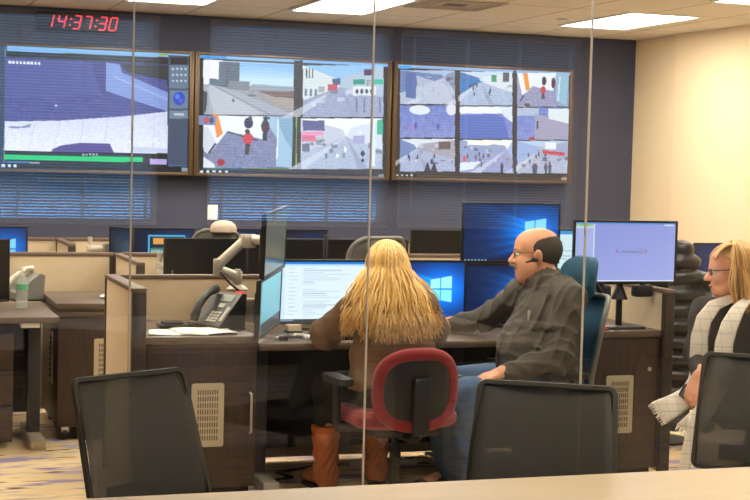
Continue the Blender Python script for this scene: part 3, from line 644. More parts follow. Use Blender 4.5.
# monitor arms
def arm(label, loc, segs, pole=.26, group=None):
    t = thing('monitor_mount', label, 'monitor mount', loc, 0, group)
    obj('clamp_base', MB().lathe([(.045, 0), (.045, .012), (.03, .03), (.02, .035)], 16), M['dgrey'], t)
    obj('pole', MB().tube([(0, 0, .02), (0, 0, pole)], .016, 14), M['silver'] if pole < .4 else M['dgrey'], t)
    for pts in segs:
        b = MB(); b.tube([pts[0], pts[1]], [.027, .024], 12)
        for p in pts: b.lathe([(.001, -.03), (.024, -.029), (.026, -.025), (.026, .025), (.024, .029), (.001, .03)], 16, p)
        obj('arm_link', b, M['silver'], t)
    return t
t = arm('big grey articulated monitor arm rising behind the desk phone', (1.80, 7.40, DZ), [((0.0, .0, .27), (-.105, -.02, .31)), ((-.105, -.02, .335), (.03, -.02, .46)), ((.06, -.02, .46), (.11, -.10, .465))], .31)
b = MB(); b.lathe([(.001, .0), (.05, .0), (.055, .012), (.03, .03), (.001, .03)], 18, (0, 0, .2)); b.box(-.03, .10, -.1, -.04, .12, .17, .012); b.lathe([(.001, .05), (.036, .05), (.04, .06), (.04, .15), (.036, .16), (.001, .16)], 16, (.055, -.06, 0)); obj('lower_mount', b, M['silver'], t)
obj('cable', MB().tube([(-.1, -.05, .30), (-.05, -.07, .24), (.0, -.08, .2), (.06, -.09, .1), (.1, -.09, .04)], .006, 8), M['black'], t)
b = MB(); b.box(.005, .085, -.055, .02, .42, .485, .014); obj('knuckle', b, M['silver'], t)
arm('small silver monitor arm behind the beige wing divider, near the dark monitor', (1.72, 9.08, DZ), [((.0, 0, .20), (.10, -.03, .205)), ((.0, -.04, .155), (.06, -.07, .16))], .29, 'silver monitor arms on poles')
arm('silver monitor arm pole standing between two dark monitors', (2.795, 9.12, DZ), [((.0, 0, .18), (.09, -.04, .18))], .40, 'silver monitor arms on poles')
arm('silver monitor arm on the farthest desk row, seen over the beige divider', (1.53, 10.72, DZ), [((.0, 0, .20), (.10, -.05, .215)), ((.10, -.05, .215), (.19, .0, .21))], .29, 'silver monitor arms on poles')
# ------------------------------------------------------------------ cubicle dividers
def divider(label, x0, x1, y0, y1, z1=1.0, ends=True, group=None):
    along = 'x' if (x1 - x0) > (y1 - y0) else 'y'
    t = thing('cubicle_divider', label, 'divider', (x0, y0, 0), 0, group); W, D = x1 - x0, y1 - y0; zb = .03
    p = MB()
    if along == 'x': p.box(.03, W - .03, .006, D - .006, zb, z1 - .02, .004)
    else: p.box(.006, W - .006, .03, D - .03, zb, z1 - .02, .004)
    obj('fabric_panel', p, M['fabric'], t)
    obj('top_cap', MB().box(0, W, 0, D, z1 - .022, z1, .004), M['trim'], t)
    e = .032
    for k in range(2):
        b = MB()
        if along == 'x': b.box(k * (W - e), k * (W - e) + e, 0, D, .0, z1 - .022, .003)
        else: b.box(0, W, k * (D - e), k * (D - e) + e, .0, z1 - .022, .003)
        obj('end_post', b, M['trimdark'], t)
    return t
divider('long beige divider behind the front desk and its monitors', 1.235, 3.925, 7.60, 7.66)
divider('beige wing divider at the left end of the front desk, beside the papers', 1.17, 1.235, 6.82, 7.66)
divider('divider wing with dark end post beside the right vented cabinet', 3.93, 3.99, 6.83, 7.66, .985)
divider('beige divider behind the water bottle and the low storage cabinet', -.6, 1.49, 9.36, 9.42)
divider('beige divider running behind the dark switched-off monitors', 1.54, 6.45, 9.36, 9.42)
divider('short beige wing divider beyond the front desk, left of the dark monitors', 1.485, 1.535, 8.54, 9.35)
divider('farthest beige divider, under the wall displays', 0.2, 4.6, 11.02, 11.08)
divider('farthest short wing divider, just left of the white desk papers', 1.325, 1.375, 10.3, 11.01)

# ------------------------------------------------------------------ desks
def desk(label, x0, x1, y0, y1, legs, z=DZ, shade=True):
    t = thing('office_desk', label, 'desk', (x0, y0, 0)); W, D = x1 - x0, y1 - y0
    obj('worktop', MB().box(0, W, 0, D, z - .032, z, .003), M['woodtop'], t)
    for lx in legs:
        g = obj('leg', MB().box(lx - x0 - .035, lx - x0 + .035, D * .45, D * .45 + .07, .05, z - .032, .004), M['dgrey'], t)
        obj('foot', MB().box(lx - x0 - .04, lx - x0 + .04, D * .12, D * .9, 0, .05, .006), M['silver'], g)
    obj('rail', MB().box(legs[0] - x0, legs[-1] - x0, D * .5, D * .5 + .03, z - .09, z - .04), M['blacksoft'], t)
    if shade: obj('shade_sheet', MB().box(.02, W - .02, D - .06, D - .04, .10, z - .034), M['blacksoft'], t)  # black sheet added to darken the space below the worktop
    return t
desk('front desk where the blonde woman and the man sit', 1.775, 3.385, 6.82, 7.58, (1.87, 2.92))
desk('desk at the left edge carrying the water bottle', -1.0, 1.0, 8.10, 8.92, (-.85, .91))
desk('second row desk under the dark switched-off monitors', 1.56, 6.2, 8.58, 9.34, (1.8, 3.2, 4.6, 6.0))
desk('farthest row desk under the lit blue monitors', 1.385, 4.5, 10.22, 11.0, (1.9, 3.1, 4.3))
desk('farthest row desk under the blue monitor at the left edge', .2, 1.315, 10.22, 11.0, (.4, 1.2))
t = thing('drawer_pedestal', 'dark drawer pedestal under the desk at the left edge', 'drawer unit', (.36, 8.3, 0))
obj('body', MB().box(0, .42, 0, .55, .03, .625, .004), M['wood'], t)
for k in range(3):
    d = obj('drawer', MB().box(.008, .412, -.018, 0, .045 + k * .193, .23 + k * .193, .003), M['wood'], t); obj('pull', MB().box(.15, .27, -.022, -.014, .18 + k * .193, .205 + k * .193, .002), M['black'], d)
tag(obj('cable_tray', MB().box(.80, .90, 8.12, 8.2, .675, .703, .006), M['white']), 'small white box fixed under the edge of the left desk', 'box')

# ------------------------------------------------------------------ cabinets
def vent(parent, w, h, loc, rz=0, rows=8):
    v = obj('vent', MB().prism(rrect(w, h, .012), 'y', -.006, 0), M['grille'], parent); v.location = loc; v.rotation_euler = (0, 0, rz)
    s = MB(); n = 9; aw = w * .66; ah = h * .82
    for i in range(rows):
        z = -ah / 2 + ah * (i + .5) / rows
        for j in range(n):
            x = -aw / 2 + aw * (j + .5) / n; s.box(x - .0026, x + .0026, -.0068, -.0055, z - ah / rows * .36, z + ah / rows * .36)
    obj('slots', s, M['slot'], v, smooth=0)
t = thing('vented_cabinet', 'dark wood cabinet with a tall vent, topped with white papers and the desk phone', 'cabinet', (1.24, 6.85, 0)); W, D = .53, .72
obj('carcass', MB().box(0, W, .018, D, .05, .735, .003), M['wood'], t); obj('plinth', MB().box(.02, W - .02, .04, D - .02, 0, .05), M['blacksoft'], t)
d = obj('door', MB().box(.003, W - .003, 0, .017, .055, .733, .002), M['wood'], t); obj('handle', MB().tube([(W - .03, -.0, .50), (W - .03, -.025, .495), (W - .03, -.025, .315), (W - .03, -.0, .31)], .006, 8), M['silver'], d)
obj('cabinet_top', MB().box(-.004, W + .004, -.006, D, .736, .77, .003), M['woodtop'], t)
vent(t, .155, .30, (.295, -.0, .40))
t = thing('vented_cabinet', 'dark wood cabinet with a tall vent under the lavender monitor', 'cabinet', (3.395, 6.85, 0))
obj('carcass', MB().box(0, W, .018, D, .05, .735, .003), M['wood'], t); obj('plinth', MB().box(.02, W - .02, .04, D - .02, 0, .05), M['blacksoft'], t)
d = obj('door', MB().box(.003, W - .003, 0, .017, .055, .733, .002), M['wood'], t); obj('lock', MB().lathe([(.011, 0), (.011, .004), (.006, .006)], 12), M['silver'], d).location = (W - .06, -.002, .57); d.children[0].rotation_euler = (R(90), 0, 0)
obj('cabinet_top', MB().box(-.004, W + .004, -.006, D, .736, .77, .003), M['woodtop'], t)
vent(t, .155, .30, (.30, -.0, .39))
t = thing('storage_cabinet', 'low dark wood storage cabinet on casters with a stepped top, behind the left chair', 'cabinet', (1.035, 8.44, 0)); W, D = .44, .76
obj('carcass', MB().box(0, W, .0, D, .08, .70, .004), M['wood'], t)
obj('cabinet_top', MB().box(-.012, W + .012, -.012, D + .0, .70, .725, .003).box(.0, W, .0, D, .725, .742, .002).box(-.012, W + .012, -.012, D, .742, .775, .004), M['woodtop'], t)
vent(t, .14, .27, (.27, -.0, .44)); vent(t, .14, .30, (-.0, .30, .44), -PI / 2)
for x, y in ((.05, .05), (W - .05, .05), (.05, D - .05), (W - .05, D - .05)):
    c = obj('caster', MB().tube([(x - .012, y, .03), (x + .012, y, .03)], .03, 14), M['black'], t); obj('fork', MB().box(x - .022, x + .022, y - .015, y + .02, .045, .082, .004), M['chrome'], c)
tag(obj('crumpled_tissue', MB().ell((0, 0, .012), (.03, .02, .014), n=10).ell((.025, .01, .008), (.018, .014, .01), n=8), M['paper']), 'small crumpled white tissue on the low storage cabinet', 'tissue').location = (1.33, 8.7, .775)

# ------------------------------------------------------------------ things on the desks
def sheet(x, y, z, rz, w=.21, h=.28, lab='', curl=.0, g='loose white papers on the vented cabinet'):
    g_ = [[((u / 8 - .5) * w, (v / 8 - .5) * h, .001 + curl * (u / 8) ** 3 + .002 * math.sin(u + v)) for v in range(9)] for u in range(9)]
    o = tag(obj('paper_sheet', MB().grid(g_), M['paper'], solid=.0008), lab, 'paper', g); o.location = (x, y, z); o.rotation_euler = (0, 0, R(rz)); return o
sheet(1.42, 6.99, .774, 80, lab='white paper lying nearest the wing divider on the vented cabinet')
sheet(1.545, 7.00, .778, 96, lab='topmost white paper on the vented cabinet, right in front of the phone', curl=.006)
tag(obj('document_tray', MB().box(-.09, .09, -.06, .06, 0, .018, .006).box(-.07, .03, -.04, .04, .018, .03, .005), M['blacksoft']), 'flat black case lying behind the white papers, left of the desk phone', 'case').location = (1.46, 7.25, .77)
t = thing('desk_phone', 'grey desk phone with its handset, standing on the vented cabinet', 'phone', (1.655, 7.20, .77), R(-58))
obj('body', MB().prism([(-.10, .0), (-.10, .025), (.055, .175), (.085, .17), (.075, .0)], 'x', -.075, .115), M['phone'], t)
ang = math.atan2(.15, .155); u_ = Vector((0, math.cos(ang), math.sin(ang))); nrm = Vector((0, -math.sin(ang), math.cos(ang)))
rotx = Matrix.Rotation(ang, 3, 'X')
def onface(mb, x0, x1, s0, s1, th):
    c = Vector((0, -.10, .025)) + u_ * ((s0 + s1) / 2) + nrm * (th / 2 - .001); mb.box((x0 + x1) / 2 - (x1 - x0) / 2, (x0 + x1) / 2 + (x1 - x0) / 2, c.y - (s1 - s0) / 2, c.y + (s1 - s0) / 2, c.z - th / 2, c.z + th / 2, rot=rotx); return mb
obj('display', onface(MB(), .0, .085, .155, .2, .004), M['lcd'], t)
k = MB()
for i in range(3):
    for j in range(4): onface(k, .005 + i * .024, .023 + i * .024, .02 + j * .018, .032 + j * .018, .006)
onface(k, .085, .105, .03, .12, .005); onface(k, .02, .06, .115, .14, .005)
obj('keys', k, M['key'], t)
hp = [Vector((-.045, -.10, .025)) + u_ * s + nrm * n_ for s, n_ in ((.0, .02), (.02, .035), (.06, .05), (.11, .054), (.16, .05), (.195, .035), (.215, .02))]
obj('handset', MB().tube(hp, [.02, .024, .019, .017, .019, .024, .02], 12), M['phone'], t)
cp = [(-.05 + .03 * math.cos(a * .9) - a * .004, -.12 - .02 * math.sin(a * .9) - .03 * a / 12, .012 + .0 * a) for a in np.linspace(0, 40, 120)]
obj('coiled_cord', MB().tube([(-.05 - .0016 * i + .008 * math.cos(i * .9), -.13 + .0012 * i, .012 + .008 * math.sin(i * .9)) for i in range(70)], .0025, 6), M['blacksoft'], t)
obj('message_lamp', MB().box(.06, .10, .06, .082, .172, .182, .003), M['led'], t)
t = thing('water_bottle', 'clear water bottle with a green label on the left desk', 'bottle', (.845, 8.55, DZ))
obj('body', MB().lathe([(.001, .001), (.03, .0), (.034, .008), (.034, .05), (.031, .055), (.034, .06), (.034, .15), (.03, .17), (.014, .2), (.013, .215)], 20), M['bottle'], t)
obj('label', MB().lathe([(.0348, .108), (.0348, .142)], 20), M['greenlab'], t); obj('cap', MB().lathe([(.001, .235), (.0155, .234), (.016, .214), (.001, .213)], 16), M['white'], t)
obj('water', MB().lathe([(.001, .004), (.031, .005), (.031, .10), (.001, .101)], 16), M['bottle'], t)
t = thing('desk_phone', 'pale grey desk phone behind the water bottle', 'phone', (.915, 9.10, DZ), R(-75))
obj('body', MB().prism([(-.09, .0), (-.09, .05), (.06, .16), (.09, .15), (.08, .0)], 'x', -.08, .10), M['grey'], t); obj('handset', MB().tube([(-.05, -.09, .08), (-.05, -.04, .13), (-.05, .03, .18), (-.05, .07, .18)], [.022, .018, .018, .022], 10), M['silver'], t); obj('phone_foot', MB().box(-.1, .13, -.1, .1, 0, .012, .004), M['black'], t)
t = thing('note_box', 'small beige note cube under the corner of the white document monitor', 'note cube', (2.06, 7.26, DZ)); obj('paper_block', MB().box(-.035, .035, -.03, .03, .0, .04, .002), M['fabric'], t); obj('tray', MB().box(-.04, .04, -.035, .035, 0, .012, .002), M['black'], t)
t = thing('cable_bundle', 'tangle of grey connector cables on the desk below the edge-on monitors', 'cables', (1.97, 7.0, DZ))
obj('cable', MB().tube([(-.09, -.06, .01), (-.05, -.02, .016), (-.0, -.05, .012), (.03, .01, .02), (.09, .03, .012), (.13, .0, .01)], .008, 8), M['silver'], t); obj('cable', MB().tube([(-.06, .02, .01), (-.02, -.06, .02), (.05, -.03, .012), (.1, .05, .012)], .007, 8), M['dgrey'], t); obj('connector', MB().box(.06, .14, -.04, -.01, .0, .022, .004), M['white'], t); obj('connector', MB().box(-.07, -.03, -.085, -.05, .0, .026, .006), M['black'], t)
t = thing('keyboard', 'black keyboard on the front desk under the blonde woman\'s hands', 'keyboard', (2.28, 6.985, DZ)); obj('body', MB().box(-.22, .22, -.065, .065, 0, .02, .005), M['black'], t)
k = MB(); [k.box(-.21 + i * .028, -.188 + i * .028, -.058 + j * .023, -.040 + j * .023, .019, .026) for i in range(15) for j in range(5)]; obj('keys', k, M['dgrey'], t, smooth=0)
t = thing('computer_mouse', 'black computer mouse under the man\'s outstretched hand', 'mouse', (2.80, 7.14, DZ)); obj('shell', MB().ell((0, 0, .016), (.03, .05, .02)), M['black'], t); obj('wheel', MB().tube([(-.003, .028, .03), (.003, .028, .03)], .007, 10), M['dgrey'], t)
tag(obj('folder', MB().box(-.10, .10, -.075, .075, 0, .012, .003), M['redpaper']), 'red covered folder on the cabinet under the lavender monitor', 'folder').location = (3.535, 6.95, .77)
t = thing('power_strip', 'pale power strip lying on the floor under the front desk', 'power strip', (2.62, 7.42, 0)); obj('body', MB().box(-.18, .18, -.025, .025, 0, .035, .006), M['white'], t)
s = MB(); [s.box(-.15 + i * .055, -.12 + i * .055, -.012, .012, .034, .0365) for i in range(6)]; obj('sockets', s, M['slot'], t); obj('switch', MB().box(.15, .17, -.01, .01, .034, .04, .002), M['redpaper'], t)
tag(obj('power_cable', MB().tube([(1.9, 7.45, .40), (1.88, 7.3, .2), (1.84, 7.2, .06), (1.92, 7.12, .015), (2.05, 7.18, .015), (2.0, 7.3, .015), (2.2, 7.4, .015), (2.42, 7.42, .02)], .008, 8), M['blacksoft']), 'black power cable looped on the floor under the front desk', 'cable')
sheet(1.66, 10.62, DZ + .004, 20, lab='white paper on the farthest desk row, seen over the beige divider', g='loose white papers far away')

# ------------------------------------------------------------------ conference room: table and mesh chairs
t = thing('conference_table', 'pale laminate conference table cut by the bottom edge of the view', 'table', (1.3, 3.1, 0))
obj('tabletop', MB().box(-1.7, 1.9, -.66, .66, .71, .74, .006), M['table'], t); obj('edge_band', MB().box(-1.702, 1.902, -.662, .662, .714, .733, .002), M['trim'], t)
for x in (-1.3, 1.5):
    l = obj('leg', MB().box(x - .05, x + .05, -.25, .25, .04, .71, .01), M['dgrey'], t); obj('foot', MB().box(x - .04, x + .04, -.5, .5, 0, .04, .01), M['dgrey'], l)
def five_base(t, r=.30, h=.42, m='black', low=.38):
    b = MB(); b.lathe([(.03, .07), (.035, .08), (.035, .12), (.026, .13), (.026, .3), (.018, .31), (.018, low)], 14); obj('gas_column', b, M[m], t)
    for k in range(5):
        a = 2 * PI * k / 5 + .3; c, s = math.cos(a), math.sin(a)
        l = obj('leg', MB().tube([(c * .02, s * .02, .095), (c * r * .5, s * r * .5, .088), (c * r, s * r, .07)], [.026, .02, .015], 8), M[m], t)
        obj('caster', MB().tube([(c * r - s * .022, s * r + c * .022, .028), (c * r + s * .022, s * r - c * .022, .028)], .028, 12), M['blacksoft'], l)
def conference_chair(label, loc, rz):
    t = thing('conference_chair', label, 'chair', loc, rz, 'grey mesh conference chairs at the pale table')
    def P(u, v, off=0.):     # u -1..1 across, v 0..1 up the back
        hw = .228 - .016 * v + .012 * math.sin(PI * v) * 0; z = .52 + .40 * v
        y = -.185 - .125 * v + .022 * math.sin(PI * v * 1.1) - .03 * (1 - u * u) * (1 - .3 * v)
        return (u * hw, y - off, z)
    loop = []
    for uu, vv in [(p[0], p[1]) for p in rrect(2, 1, .13, 6)]:
        loop.append(P(max(-1, min(1, uu)), vv + .5))
    # rounded outline scaled to the back's real size
    out = [P(x / .228, y / .40 + .5) for x, y in rrect(.456, .40, .024, 5)]
    f = MB(); n = len(out); rings = []
    for i, p in enumerate(out):
        p = Vector(p); tq = (Vector(out[(i + 1) % n]) - Vector(out[i - 1])).normalized(); nn = Vector((0, 1, .2)).normalized(); s_ = tq.cross(nn).normalized(); nn = s_.cross(tq)
        rings.append([p + s_ * a + nn * b for a, b in ((-.006, -.009), (.006, -.010), (.009, 0), (.006, .010), (-.006, .009), (-.009, 0))])
    vs = [[f.bm.verts.new(q) for q in rg] for rg in rings]
    for i in range(n):
        a, b = vs[i], vs[(i + 1) % n]
        for j in range(6): f.bm.faces.new((a[j], a[(j + 1) % 6], b[(j + 1) % 6], b[j]))
    obj('back_frame', f, M['cfgrey'], t, smooth=60)
    obj('mesh_back', MB().grid([[P(-.985 + 1.97 * i / 12, .012 + .976 * j / 12) for j in range(13)] for i in range(13)]), M['mesh'], t, solid=.003)
    lum = [[P(-.62 + 1.24 * i / 10, v, .018) for i in range(11)] for v in (.06, .10, .17, .2)]
    obj('lumbar_support', MB().grid(lum), M['dgrey'], t, solid=.012)
    obj('back_spine', MB().tube([(0, -.06, .40), (0, -.20, .41), (0, -.245, .47), (0, -.265, .60), (0, -.27, .64)], [.026, .03, .03, .024, .014], 10), M['dgrey'], t)
    st = MB(); st.prism([(x, y + .02) for x, y in rrect(.48, .46, .09)], 'z', .415, .468); obj('seat', st, M['blacksoft'], t)
    obj('seat_pan', MB().box(-.12, .12, -.16, .14, .375, .415, .01), M['dgrey'], t); five_base(t)
    return t
conference_chair('left grey mesh conference chair, turned towards the right, below the papers', (.938, 4.366, 0), R(208.4))
conference_chair('middle grey mesh conference chair at the table, in front of the seated man', (1.858, 3.962, 0), R(147.4))
conference_chair('right grey mesh conference chair cut by the right edge of the view', (2.957, 4.493, 0), R(142.3))

# ------------------------------------------------------------------ task chairs
def red_chair(label, loc, rz):
    t = thing('task_chair', label, 'chair', loc, rz)
    cz, w, h = .60, .205, .185
    def Q(a, s=1., y=0.):
        x = w * s * math.copysign(abs(math.cos(a)) ** .72, math.cos(a)); z = h * s * math.copysign(abs(math.sin(a)) ** .72, math.sin(a)); return (x, -.25 + y + .10 * x * x / w / w * .5 - .06 * z, cz + z)
    n = 40; pr = [Q(2 * PI * i / n, .87) for i in range(n)]
    f = MB(); rg = []
    for i in range(n):
        p = Vector(pr[i]); o_ = Vector((p.x, 0, p.z - cz)).normalized()
        rg.append([f.bm.verts.new(p + o_ * (.03 * math.cos(b)) + Vector((0, 1, 0)) * (.03 * math.sin(b))) for b in np.linspace(0, 2 * PI, 11)[:-1]])
    for i in range(n):
        for j in range(10): f.bm.faces.new((rg[i][j], rg[i][(j + 1) % 10], rg[(i + 1) % n][(j + 1) % 10], rg[(i + 1) % n][j]))
    obj('back_rim', f, M['red'], t)
    c = MB(); c.loft([[Q(2 * PI * i / n, s, y) for i in range(n)] for s, y in ((.86, .0), (.84, -.012), (.5, -.022), (.05, -.026))]); obj('back_shell', c, M['black'], t)
    c = MB(); c.loft([[Q(2 * PI * i / n, s, y) for i in range(n)] for s, y in ((.9, .0), (.84, .03), (.5, .045), (.05, .05))]); obj('back_cushion', c, M['red'], t)
    obj('back_bracket', MB().box(-.04, .04, -.30, -.272, .40, .66, .012).tube([(0, -.286, .42), (0, -.22, .375), (0, -.05, .37)], .024, 10), M['black'], t)
    s = MB(); s.loft([[(x * k, (y + .0) * k + .02, z) for x, y in rrect(.5, .47, .12)] for k, z in ((.9, .415), (1., .435), (1., .47), (.93, .492), (.6, .498))]); obj('seat', s, M['red'], t)
    obj('seat_pan', MB().box(-.17, .17, -.15, .17, .37, .42, .02), M['black'], t)
    for sd in (-1, 1):
        a = obj('armrest', MB().tube([(sd * .16, .02, .395), (sd * .275, .02, .40), (sd * .285, .02, .43), (sd * .28, .03, .60)], [.018, .02, .02, .018], 10), M['black'], t)
        obj('arm_pad', MB().prism([(x + sd * .27, y + .05) for x, y in rrect(.075, .26, .035)], 'z', .60, .63), M['dgrey'], a)
    five_base(t, .30, .42, 'black', .375); return t
red_chair('red task chair with a black shell back under the blonde woman', (2.32, 6.42, 0), R(3))
def high_back(name, label, loc, rz, fab, frame, top=.98, w=.44, head=False, arms=True, group=None):
    t = thing(name, label, 'chair', loc, rz, group)
    def P(u, v): 
        hw = w / 2 * (1 - .10 * v ** 3 - .12 * (1 - v) ** 2); return (u * hw, -.235 - .09 * v + .035 * math.sin(PI * v) + .045 * u * u, .50 + (top - .50) * v)
    out = [P(x / (w / 2), y / (top - .5) + .5) for x, y in rrect(w, top - .5, .09, 7)]
    out.append(out[0])
    obj('back_frame', MB().tube(out, .013, 8, caps=False), M[frame], t)
    g = []
    for i in range(17):
        u = -1 + 2 * i / 16; row = []
        for j in range(17):
            v = j / 16; x = u * w / 2; y = (v - .5) * (top - .5); ax, ay = w / 2 - .09, (top - .5) / 2 - .09
            dx, dy = abs(x) - ax, abs(y) - ay
            if dx > 0 and dy > 0:
                k = max(dx, dy) / math.hypot(dx, dy); x = math.copysign(ax + dx * k, x); y = math.copysign(ay + dy * k, y)
            row.append(P(x / (w / 2) * .97, (y / (top - .5)) * .97 + .5))
        g.append(row)
    obj('backrest', MB().grid(g), M[fab], t, solid=.008)
    obj('back_spine', MB().tube([(0, -.05, .385), (0, -.22, .39), (0, -.30, .5), (0, -.295, .75)], [.026, .03, .026, .016], 10), M['black'], t)
    if head:
        hm = MB(); hm.loft([[(x, -.255 + y + .05 * (x / .14) ** 2 - .10 * z, 1.07 + z * s) for x, z in rrect(.29 * k, .205 * k, .085 * k)] for s, y, k in ((1, -.03, .82), (1, -.02, .97), (1, .0, 1.), (1, .02, .95), (1, .03, .75))]); obj('headrest', hm, M[fab.replace('mesh_', '')] if fab.replace('mesh_', '') in M else M[fab], t)
        obj('headrest_post', MB().tube([(0, -.30, .9), (0, -.355, .98), (0, -.29, 1.07)], .014, 8), M['black'], t)
    s = MB(); s.loft([[(x * k, y * k + .02, z) for x, y in rrect(.5, .48, .1)] for k, z in ((.9, .41), (1., .43), (1., .465), (.92, .485), (.6, .488))]); obj('seat', s, M['blacksoft'], t)
    obj('seat_pan', MB().box(-.17, .17, -.15, .17, .37, .412, .02), M['black'], t)
    if arms:
        for sd in (-1, 1):
            a = obj('armrest', MB().tube([(sd * .16, -.04, .39), (sd * .285, -.04, .395), (sd * .29, -.04, .43), (sd * .285, -.03, .62)], .016, 8), M['black'], t)
            obj('arm_pad', MB().prism([(x + sd * .285, y + .0) for x, y in rrect(.07, .24, .03)], 'z', .62, .645), M['black'], a)
    five_base(t); return t
high_back('task_chair', 'high-back teal mesh task chair with headrest under the man in glasses', (3.08, 6.55, 0), R(93), 'mesh_teal', 'grey', top=.985, head=True, arms=True)
high_back('task_chair', 'dark task chair under the woman with the scarf', (4.10, 6.27, 0), R(160), 'blacksoft', 'black', top=.92, arms=False)
high_back('task_chair', 'empty grey high-back chair just behind the blonde woman\'s head', (2.62, 8.12, 0), R(20), 'chairback', 'grey', top=1.185, w=.42)
high_back('task_chair', 'grey chair with a beige cap on top, beyond the dark monitor', (2.20, 9.78, 0), R(-6), 'chairback', 'grey', top=1.14, w=.34, arms=False)
t = thing('cloth_cap', 'small beige cap resting on top of the far grey chair', 'cap', (2.20, 9.45, 1.142)); obj('crown', MB().lathe([(.085, -.008), (.087, .012), (.078, .036), (.055, .056), (.025, .064), (.001, .066)], 20), M['cap'], t); obj('brim', MB().prism([(math.cos(a) * .075, .05 + math.sin(a) * .09) for a in np.linspace(0, PI, 14)], 'z', -.008, .0), M['cap'], t)

# ------------------------------------------------------------------ coat stand
t = thing('coat_stand', 'coat stand holding the black puffer coat behind the woman in the scarf', 'coat stand', (4.475, 7.80, 0))
obj('pole', MB().tube([(0, 0, .02), (0, 0, 1.17)], .018, 12), M['black'], t); obj('base', MB().lathe([(.001, 0), (.18, 0), (.18, .015), (.03, .03), (.001, .03)], 24), M['black'], t); obj('hook', MB().tube([(0, 0, 1.13), (0, -.04, 1.13), (0, -.06, 1.16)], .008, 8), M['black'], t)
# ------------------------------------------------------------------ organic surfaces from blended volumes (surface nets)
def V3(p): return np.asarray(p, float)
def smin(a, b, k):
    if k <= 0: return np.minimum(a, b)
    h = np.clip(.5 + .5 * (b - a) / k, 0, 1); return b * (1 - h) + a * h - k * h * (1 - h)
def cap(p0, p1, r0, r1=None, k=.02): return ('c', V3(p0), V3(p1), r0, r0 if r1 is None else r1, k)
def ell(c, r, rot=None, k=.02): return ('e', V3(c), V3(r), np.eye(3) if rot is None else np.asarray(rot, float), k)
def chain(pts, rs, k=.02): return [cap(pts[i], pts[i + 1], rs[i], rs[i + 1], k) for i in range(len(pts) - 1)]
def volume(prims, h, name, cut=None, disp=None, origin=(0, 0, 0)):
    lo, hi = [], []
    for q in prims:
        if q[0] == 'c':
            r = max(q[3], q[4]); lo.append(np.minimum(q[1], q[2]) - r); hi.append(np.maximum(q[1], q[2]) + r)
        else:
            r = max(q[2]); e = np.abs(q[3]) @ q[2]; lo.append(q[1] - e); hi.append(q[1] + e)
    L = np.min(lo, 0) - 4 * h - .015; n = np.ceil((np.max(hi, 0) + 4 * h + .015 - L) / h).astype(int) + 1
    ax = [L[i] + h * np.arange(n[i]) for i in range(3)]; F = np.full(n, .2)
    for q, a, b in zip(prims, lo, hi):
        mg = q[5 - (q[0] == 'e')] + 3 * h + .01
        i0 = np.maximum(((a - mg - L) / h).astype(int), 0); i1 = np.minimum(((b + mg - L) / h).astype(int) + 2, n)
        P = np.stack(np.meshgrid(*[ax[d][i0[d]:i1[d]] for d in range(3)], indexing='ij'), -1)
        if q[0] == 'c':
            v = q[2] - q[1]; t = np.clip(((P - q[1]) @ v) / max(v @ v, 1e-9), 0, 1)
            d = np.linalg.norm(P - q[1] - t[..., None] * v, axis=-1) - (q[3] + (q[4] - q[3]) * t); k = q[5]
        else:
            l = (P - q[1]) @ q[3]; k0 = np.linalg.norm(l / q[2], axis=-1); k1 = np.linalg.norm(l / q[2] ** 2, axis=-1) + 1e-9; d = k0 * (k0 - 1) / k1; k = q[4]
        sl = tuple(slice(i0[d_], i1[d_]) for d_ in range(3)); F[sl] = smin(F[sl], d, k)
    if cut is not None or disp is not None:
        P = np.stack(np.meshgrid(*ax, indexing='ij'), -1)
        if disp is not None: F = F + disp(P)
        if cut is not None: F = np.maximum(F, cut(P))
    s = F < 0; N = n - 1
    c = np.zeros(N, int); sl = [slice(0, -1), slice(1, None)]
    for i in (0, 1):
        for j in (0, 1):
            for k in (0, 1): c += s[sl[i], sl[j], sl[k]]
    cells = np.argwhere((c > 0) & (c < 8)); idx = np.full(N, -1); idx[tuple(cells.T)] = np.arange(len(cells))
    pos = np.zeros((len(cells), 3)); cnt = np.zeros(len(cells))
    for d in range(3):
        o = [e for e in range(3) if e != d]
        for u in (0, 1):
            for w in (0, 1):
                A = cells.copy(); A[:, o[0]] += u; A[:, o[1]] += w; B = A.copy(); B[:, d] += 1
                fa, fb = F[tuple(A.T)], F[tuple(B.T)]; m = (fa < 0) != (fb < 0)
                t = np.where(m, fa / np.where(m, fa - fb, 1), 0); p = A.astype(float); p[:, d] += t
                pos += np.where(m[:, None], p, 0); cnt += m
    pos = pos / cnt[:, None] * h + L - V3(origin)
    quads = []
    for d in range(3):
        a_, b_ = [(1, 2), (2, 0), (0, 1)][d]
        lo_ = [slice(None)] * 3; hi_ = [slice(None)] * 3; lo_[d] = slice(0, -1); hi_[d] = slice(1, None)
        ch = np.argwhere(s[tuple(lo_)] != s[tuple(hi_)]); ok = (ch[:, a_] > 0) & (ch[:, b_] > 0) & (ch[:, a_] < N[a_]) & (ch[:, b_] < N[b_]); ch = ch[ok]
        def g(x, y):
            q = ch.copy(); q[:, a_] -= x; q[:, b_] -= y; return idx[tuple(q.T)]
        Q = np.stack([g(1, 1), g(0, 1), g(0, 0), g(1, 0)], 1); fl = s[tuple(ch.T)]; Q = np.where(fl[:, None], Q, Q[:, ::-1]); quads.append(Q)
    Q = np.concatenate(quads)
    for _ in range(2):      # light smoothing along quad edges
        acc = np.zeros_like(pos); cn = np.zeros(len(pos))
        for e in range(4):
            np.add.at(acc, Q[:, e], pos[Q[:, (e + 1) % 4]]); np.add.at(cn, Q[:, e], 1)
        pos = pos * .6 + .4 * acc / np.maximum(cn, 1)[:, None]
    me = bpy.data.meshes.new(name); me.from_pydata(pos.tolist(), [], Q.tolist()); me.validate(); return me

